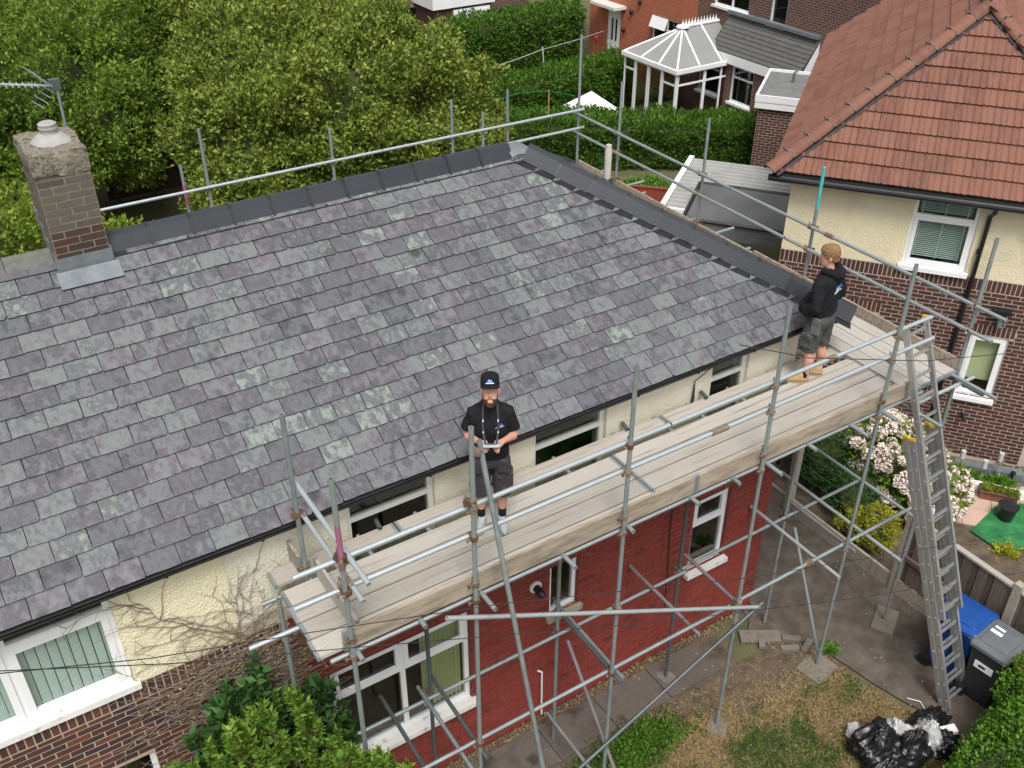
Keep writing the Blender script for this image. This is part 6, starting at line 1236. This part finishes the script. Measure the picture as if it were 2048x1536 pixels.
mark(F, tee, F.P(-.1, .0, 1.31), rx_, V(0,0,1), -F.y, [[(-.045,-.012),(.045,-.012),(.03,.004),(-.03,.004)],[(-.012,.004),(.008,.03),(.022,.006)],[(-.03,.004),(-.018,.02),(-.008,.004)]], MAT['logo_b'], 'logo'); mark(F, tee, F.P(-.1, .0, 1.31), rx_, V(0,0,1), -F.y, [[(-.05,-.016),(.03,-.016),(.026,-.011),(-.046,-.011)],[(-.004,-.012),(.002,.012),(.006,-.012)],[(.012,-.01),(.016,.01),(.02,-.01)]], MAT['logo_w'], 'logo_mark', .006)
rc = thing('remote_controller', F.P(0,.31,1.2), 'grey drone remote controller on a dark neck strap held in both hands', 'controller'); m = MB(); R = Matrix.Rotation(.5, 4, 'X'); F.box(m, (0,.31,1.225), (.075,.045,.014), R)
for s in (-1, 1): F.ell(m, (s*.078,.305,1.22), (.03,.05,.022), R)
remesh(m, 'case', MAT['ctrl'], rc, .005, 3); m = MB(); F.box(m, (0,.315,1.246), (.058,.034,.004), R); m.build('screen', MAT['screen'], rc)
for s in (-1, 1):
    m = MB(); F.tube(m, [(s*.078,.315,1.24),(s*.078,.307,1.275)], [.006,.011], 8); m.build('stick', MAT['ctrl'], rc)
    m = MB(); q = [(s*.055,.3,1.23),(s*.07,.22,1.28),(s*.08,.16,1.34),(s*.08,.135,1.39),(s*.076,.1,1.46),(s*.07,.04,1.52),(s*.04,-.06,1.54)]
    a_ = [Vector(p) for p in q]; mm = MB(); mm.rings([[p+V(-.011,.004,0), p+V(.011,.004,0), p+V(.011,.007,0), p+V(-.011,.007,0)] for p in a_]); m.add(mm.v, mm.f, F.M); st = m.build('strap', MAT['shorts'], rc)
    for z0, yy in ((1.3,.2),(1.39,.136)): m = MB(); F.box(m, (s*.076, yy+.011, z0), (.006,.001,.016)); m.build('strap_print', MAT['logo_w'], st)
# ---- person in hoodie, seen from behind
b2 = onz(1618, 755, ZP+.001); F = Fig(b2, (-.2, .98), 'person with short sandy hair in black hoodie and grey work shorts seen from behind', 1.0); t = F.t
sk = MB(); Hm = Matrix.Translation((0,.035,1.665)) @ Matrix.Rotation(math.radians(32), 4, 'Z') @ Matrix.Rotation(math.radians(-4), 4, 'X') @ Matrix.Scale(1.02, 4); head(F, sk, Hm); F.tube(sk, [(0,-.01,1.42),(0,.005,1.5),(0,.03,1.6)], [.062,.056,.058], 16); F.loft(sk, [(.84,.13,.08,0,0),(1.2,.1,.07,0,0),(1.43,.09,.05,0,0)])
LEGX = ((-1, .0, .02), (1, .0, .0))
for s, xo, yo_ in LEGX:
    F.tube(sk, [(s*.1,0,.85),(s*.12+xo,.015+yo_*.5,.5),(s*.125+xo,.01+yo_*.6,.46),(s*.13+xo,-.035+yo_*.8,.32),(s*.135+xo,-.02+yo_,.12),(s*.135+xo,-.01+yo_,.06)], [.085,.064,.06,.064,.04,.038], 14); F.tube(sk, [(s*.135+xo,-.03+yo_,.05),(s*.135+xo-.06,.07+yo_,.045)], [.03,.025], 10)
    wr = Vector((s*.12,.15,1.03)); F.tube(sk, [(s*.12,0,1.36),(s*.24,-.03,1.15),(s*.21,.07,1.04),wr], [.03,.03,.028,.024], 10); d = Vector((-s*.9,.05,.05)).normalized(); x = d.cross(V(0,0,1)).normalized(); hand(F, sk, wr, Matrix((x, d, x.cross(d))).transposed(), -s, .5)
remesh(sk, 'body', MAT['skin'], t, .0075, 4)
hd_ = MB(); F.loft(hd_, [(.93,.175,.125,0,0),(.96,.188,.135,0,0),(1.05,.195,.14,.0,0),(1.2,.2,.14,0,0),(1.34,.212,.135,-.01,0),(1.43,.19,.11,-.015,0),(1.485,.12,.085,-.01,0),(1.52,.085,.075,0,0)], 28)
for s in (-1, 1): F.tube(hd_, [(s*.12,-.005,1.41),(s*.19,-.01,1.37),(s*.245,-.04,1.22),(s*.27,-.05,1.12),(s*.25,.05,1.03),(s*.18,.13,1.0),(s*.1,.19,1.01),(s*.03,.2,1.03)], [.075,.08,.074,.07,.068,.066,.062,.055], 16)
F.tube(hd_, [(-.11,.03,1.52),(-.1,-.05,1.52),(-.05,-.115,1.49),(0,-.135,1.47),(.05,-.115,1.49),(.1,-.05,1.52),(.11,.03,1.52)], [.035,.048,.055,.06,.055,.048,.035], 12); F.ell(hd_, (0,.14,1.05), (.17,.09,.1))
ho = remesh(hd_, 'hoodie', MAT['tee'], t, .009, 4, crease=.01, cs=8)
sh = MB(); F.loft(sh, [(.78,.185,.13,0,0),(.86,.192,.14,-.005,0),(.94,.182,.132,0,0),(.98,.178,.126,0,0)], 24)
for s, xo, yo_ in LEGX: F.tube(sh, [(s*.09,0,.86),(s*.112+xo*.5,.005+yo_*.25,.7),(s*.122+xo,.012+yo_*.5,.54),(s*.124+xo,.014+yo_*.55,.46)], [(.1,.118),(.102,.114),(.104,.108),(.1,.104)], 18); F.box(sh, (s*.225+xo*.5,.01+yo_*.4,.62), (.013,.07,.09))
so = remesh(sh, 'shorts', MAT['shorts2'], t, .009, 3, crease=.008)
for s in (-1, 1): mark(F, so, F.P(s*.09, 0, .84), F.x, V(0,0,1), F.y, [[(-.06,-.075),(.06,-.075),(.062,.065),(-.062,.065)]], MAT['pocket'], 'back_pocket', .006)
for s, xo, yo_ in LEGX:
    m = MB(); F.tube(m, [(s*.135+xo,-.015+yo_,.19),(s*.135+xo,-.012+yo_,.08)], [.05,.048], 12); m.build('sock', MAT['tee'], t)
    T_ = Matrix.Translation((s*.135+xo-.045,.035+yo_,0)) @ Matrix.Rotation(.65-s*.12, 4, 'Z'); m = MB(); F.loft(m, [(.022,.05,.138,0,0),(.05,.053,.135,0,0),(.075,.05,.115,-.015,0),(.1,.045,.075,-.05,0),(.145,.045,.062,-.06,0)], 20, T_); bo = m.build('boot', MAT['boot'], t, smooth=True); m = MB(); F.loft(m, [(.001,.052,.142,0,0),(.022,.053,.143,0,0)], 20, T_); m.build('boot_sole', MAT['sole'], bo)
hr = MB(); F.loft(hr, [(-.045,.066,.06,-.045,0),(-.02,.077,.09,-.016,0),(.02,.083,.1,-.012,0),(.06,.084,.105,-.006,0),(.09,.08,.102,-.003,0),(.118,.068,.084,-.006,0),(.138,.04,.05,-.008,0)], 26, Hm); ha = remesh(hr, 'hair', MAT['hair_b'], t, .006, 2, crease=.006, cs=38)
mark(F, ho, F.P(.015, 0, 1.3), F.x, V(0,0,1), F.y, [[(-.06,-.03),(.1,-.03),(.085,.01),(.04,.06),(.01,.02),(-.02,.035)]], MAT['logo_b'], 'logo'); mark(F, ho, F.P(.015, 0, 1.3), F.x, V(0,0,1), F.y, [[(-.075,-.05),(-.01,-.04),(.0,-.02),(-.06,-.03)],[(-.045,-.02),(-.03,.03),(-.02,-.02)],[(-.01,-.02),(.0,.04),(.012,-.02)],[(.02,-.03),(.06,-.02),(.05,-.01)]], MAT['logo_w'], 'logo_mark', .006)
m = MB(); F.box(m, (-.2,-.06,.84), (.02,.05,.1)); F.box(m, (-.215,-.06,.9), (.012,.04,.02)); m.build('tool_pouch', MAT['pocket'], t)
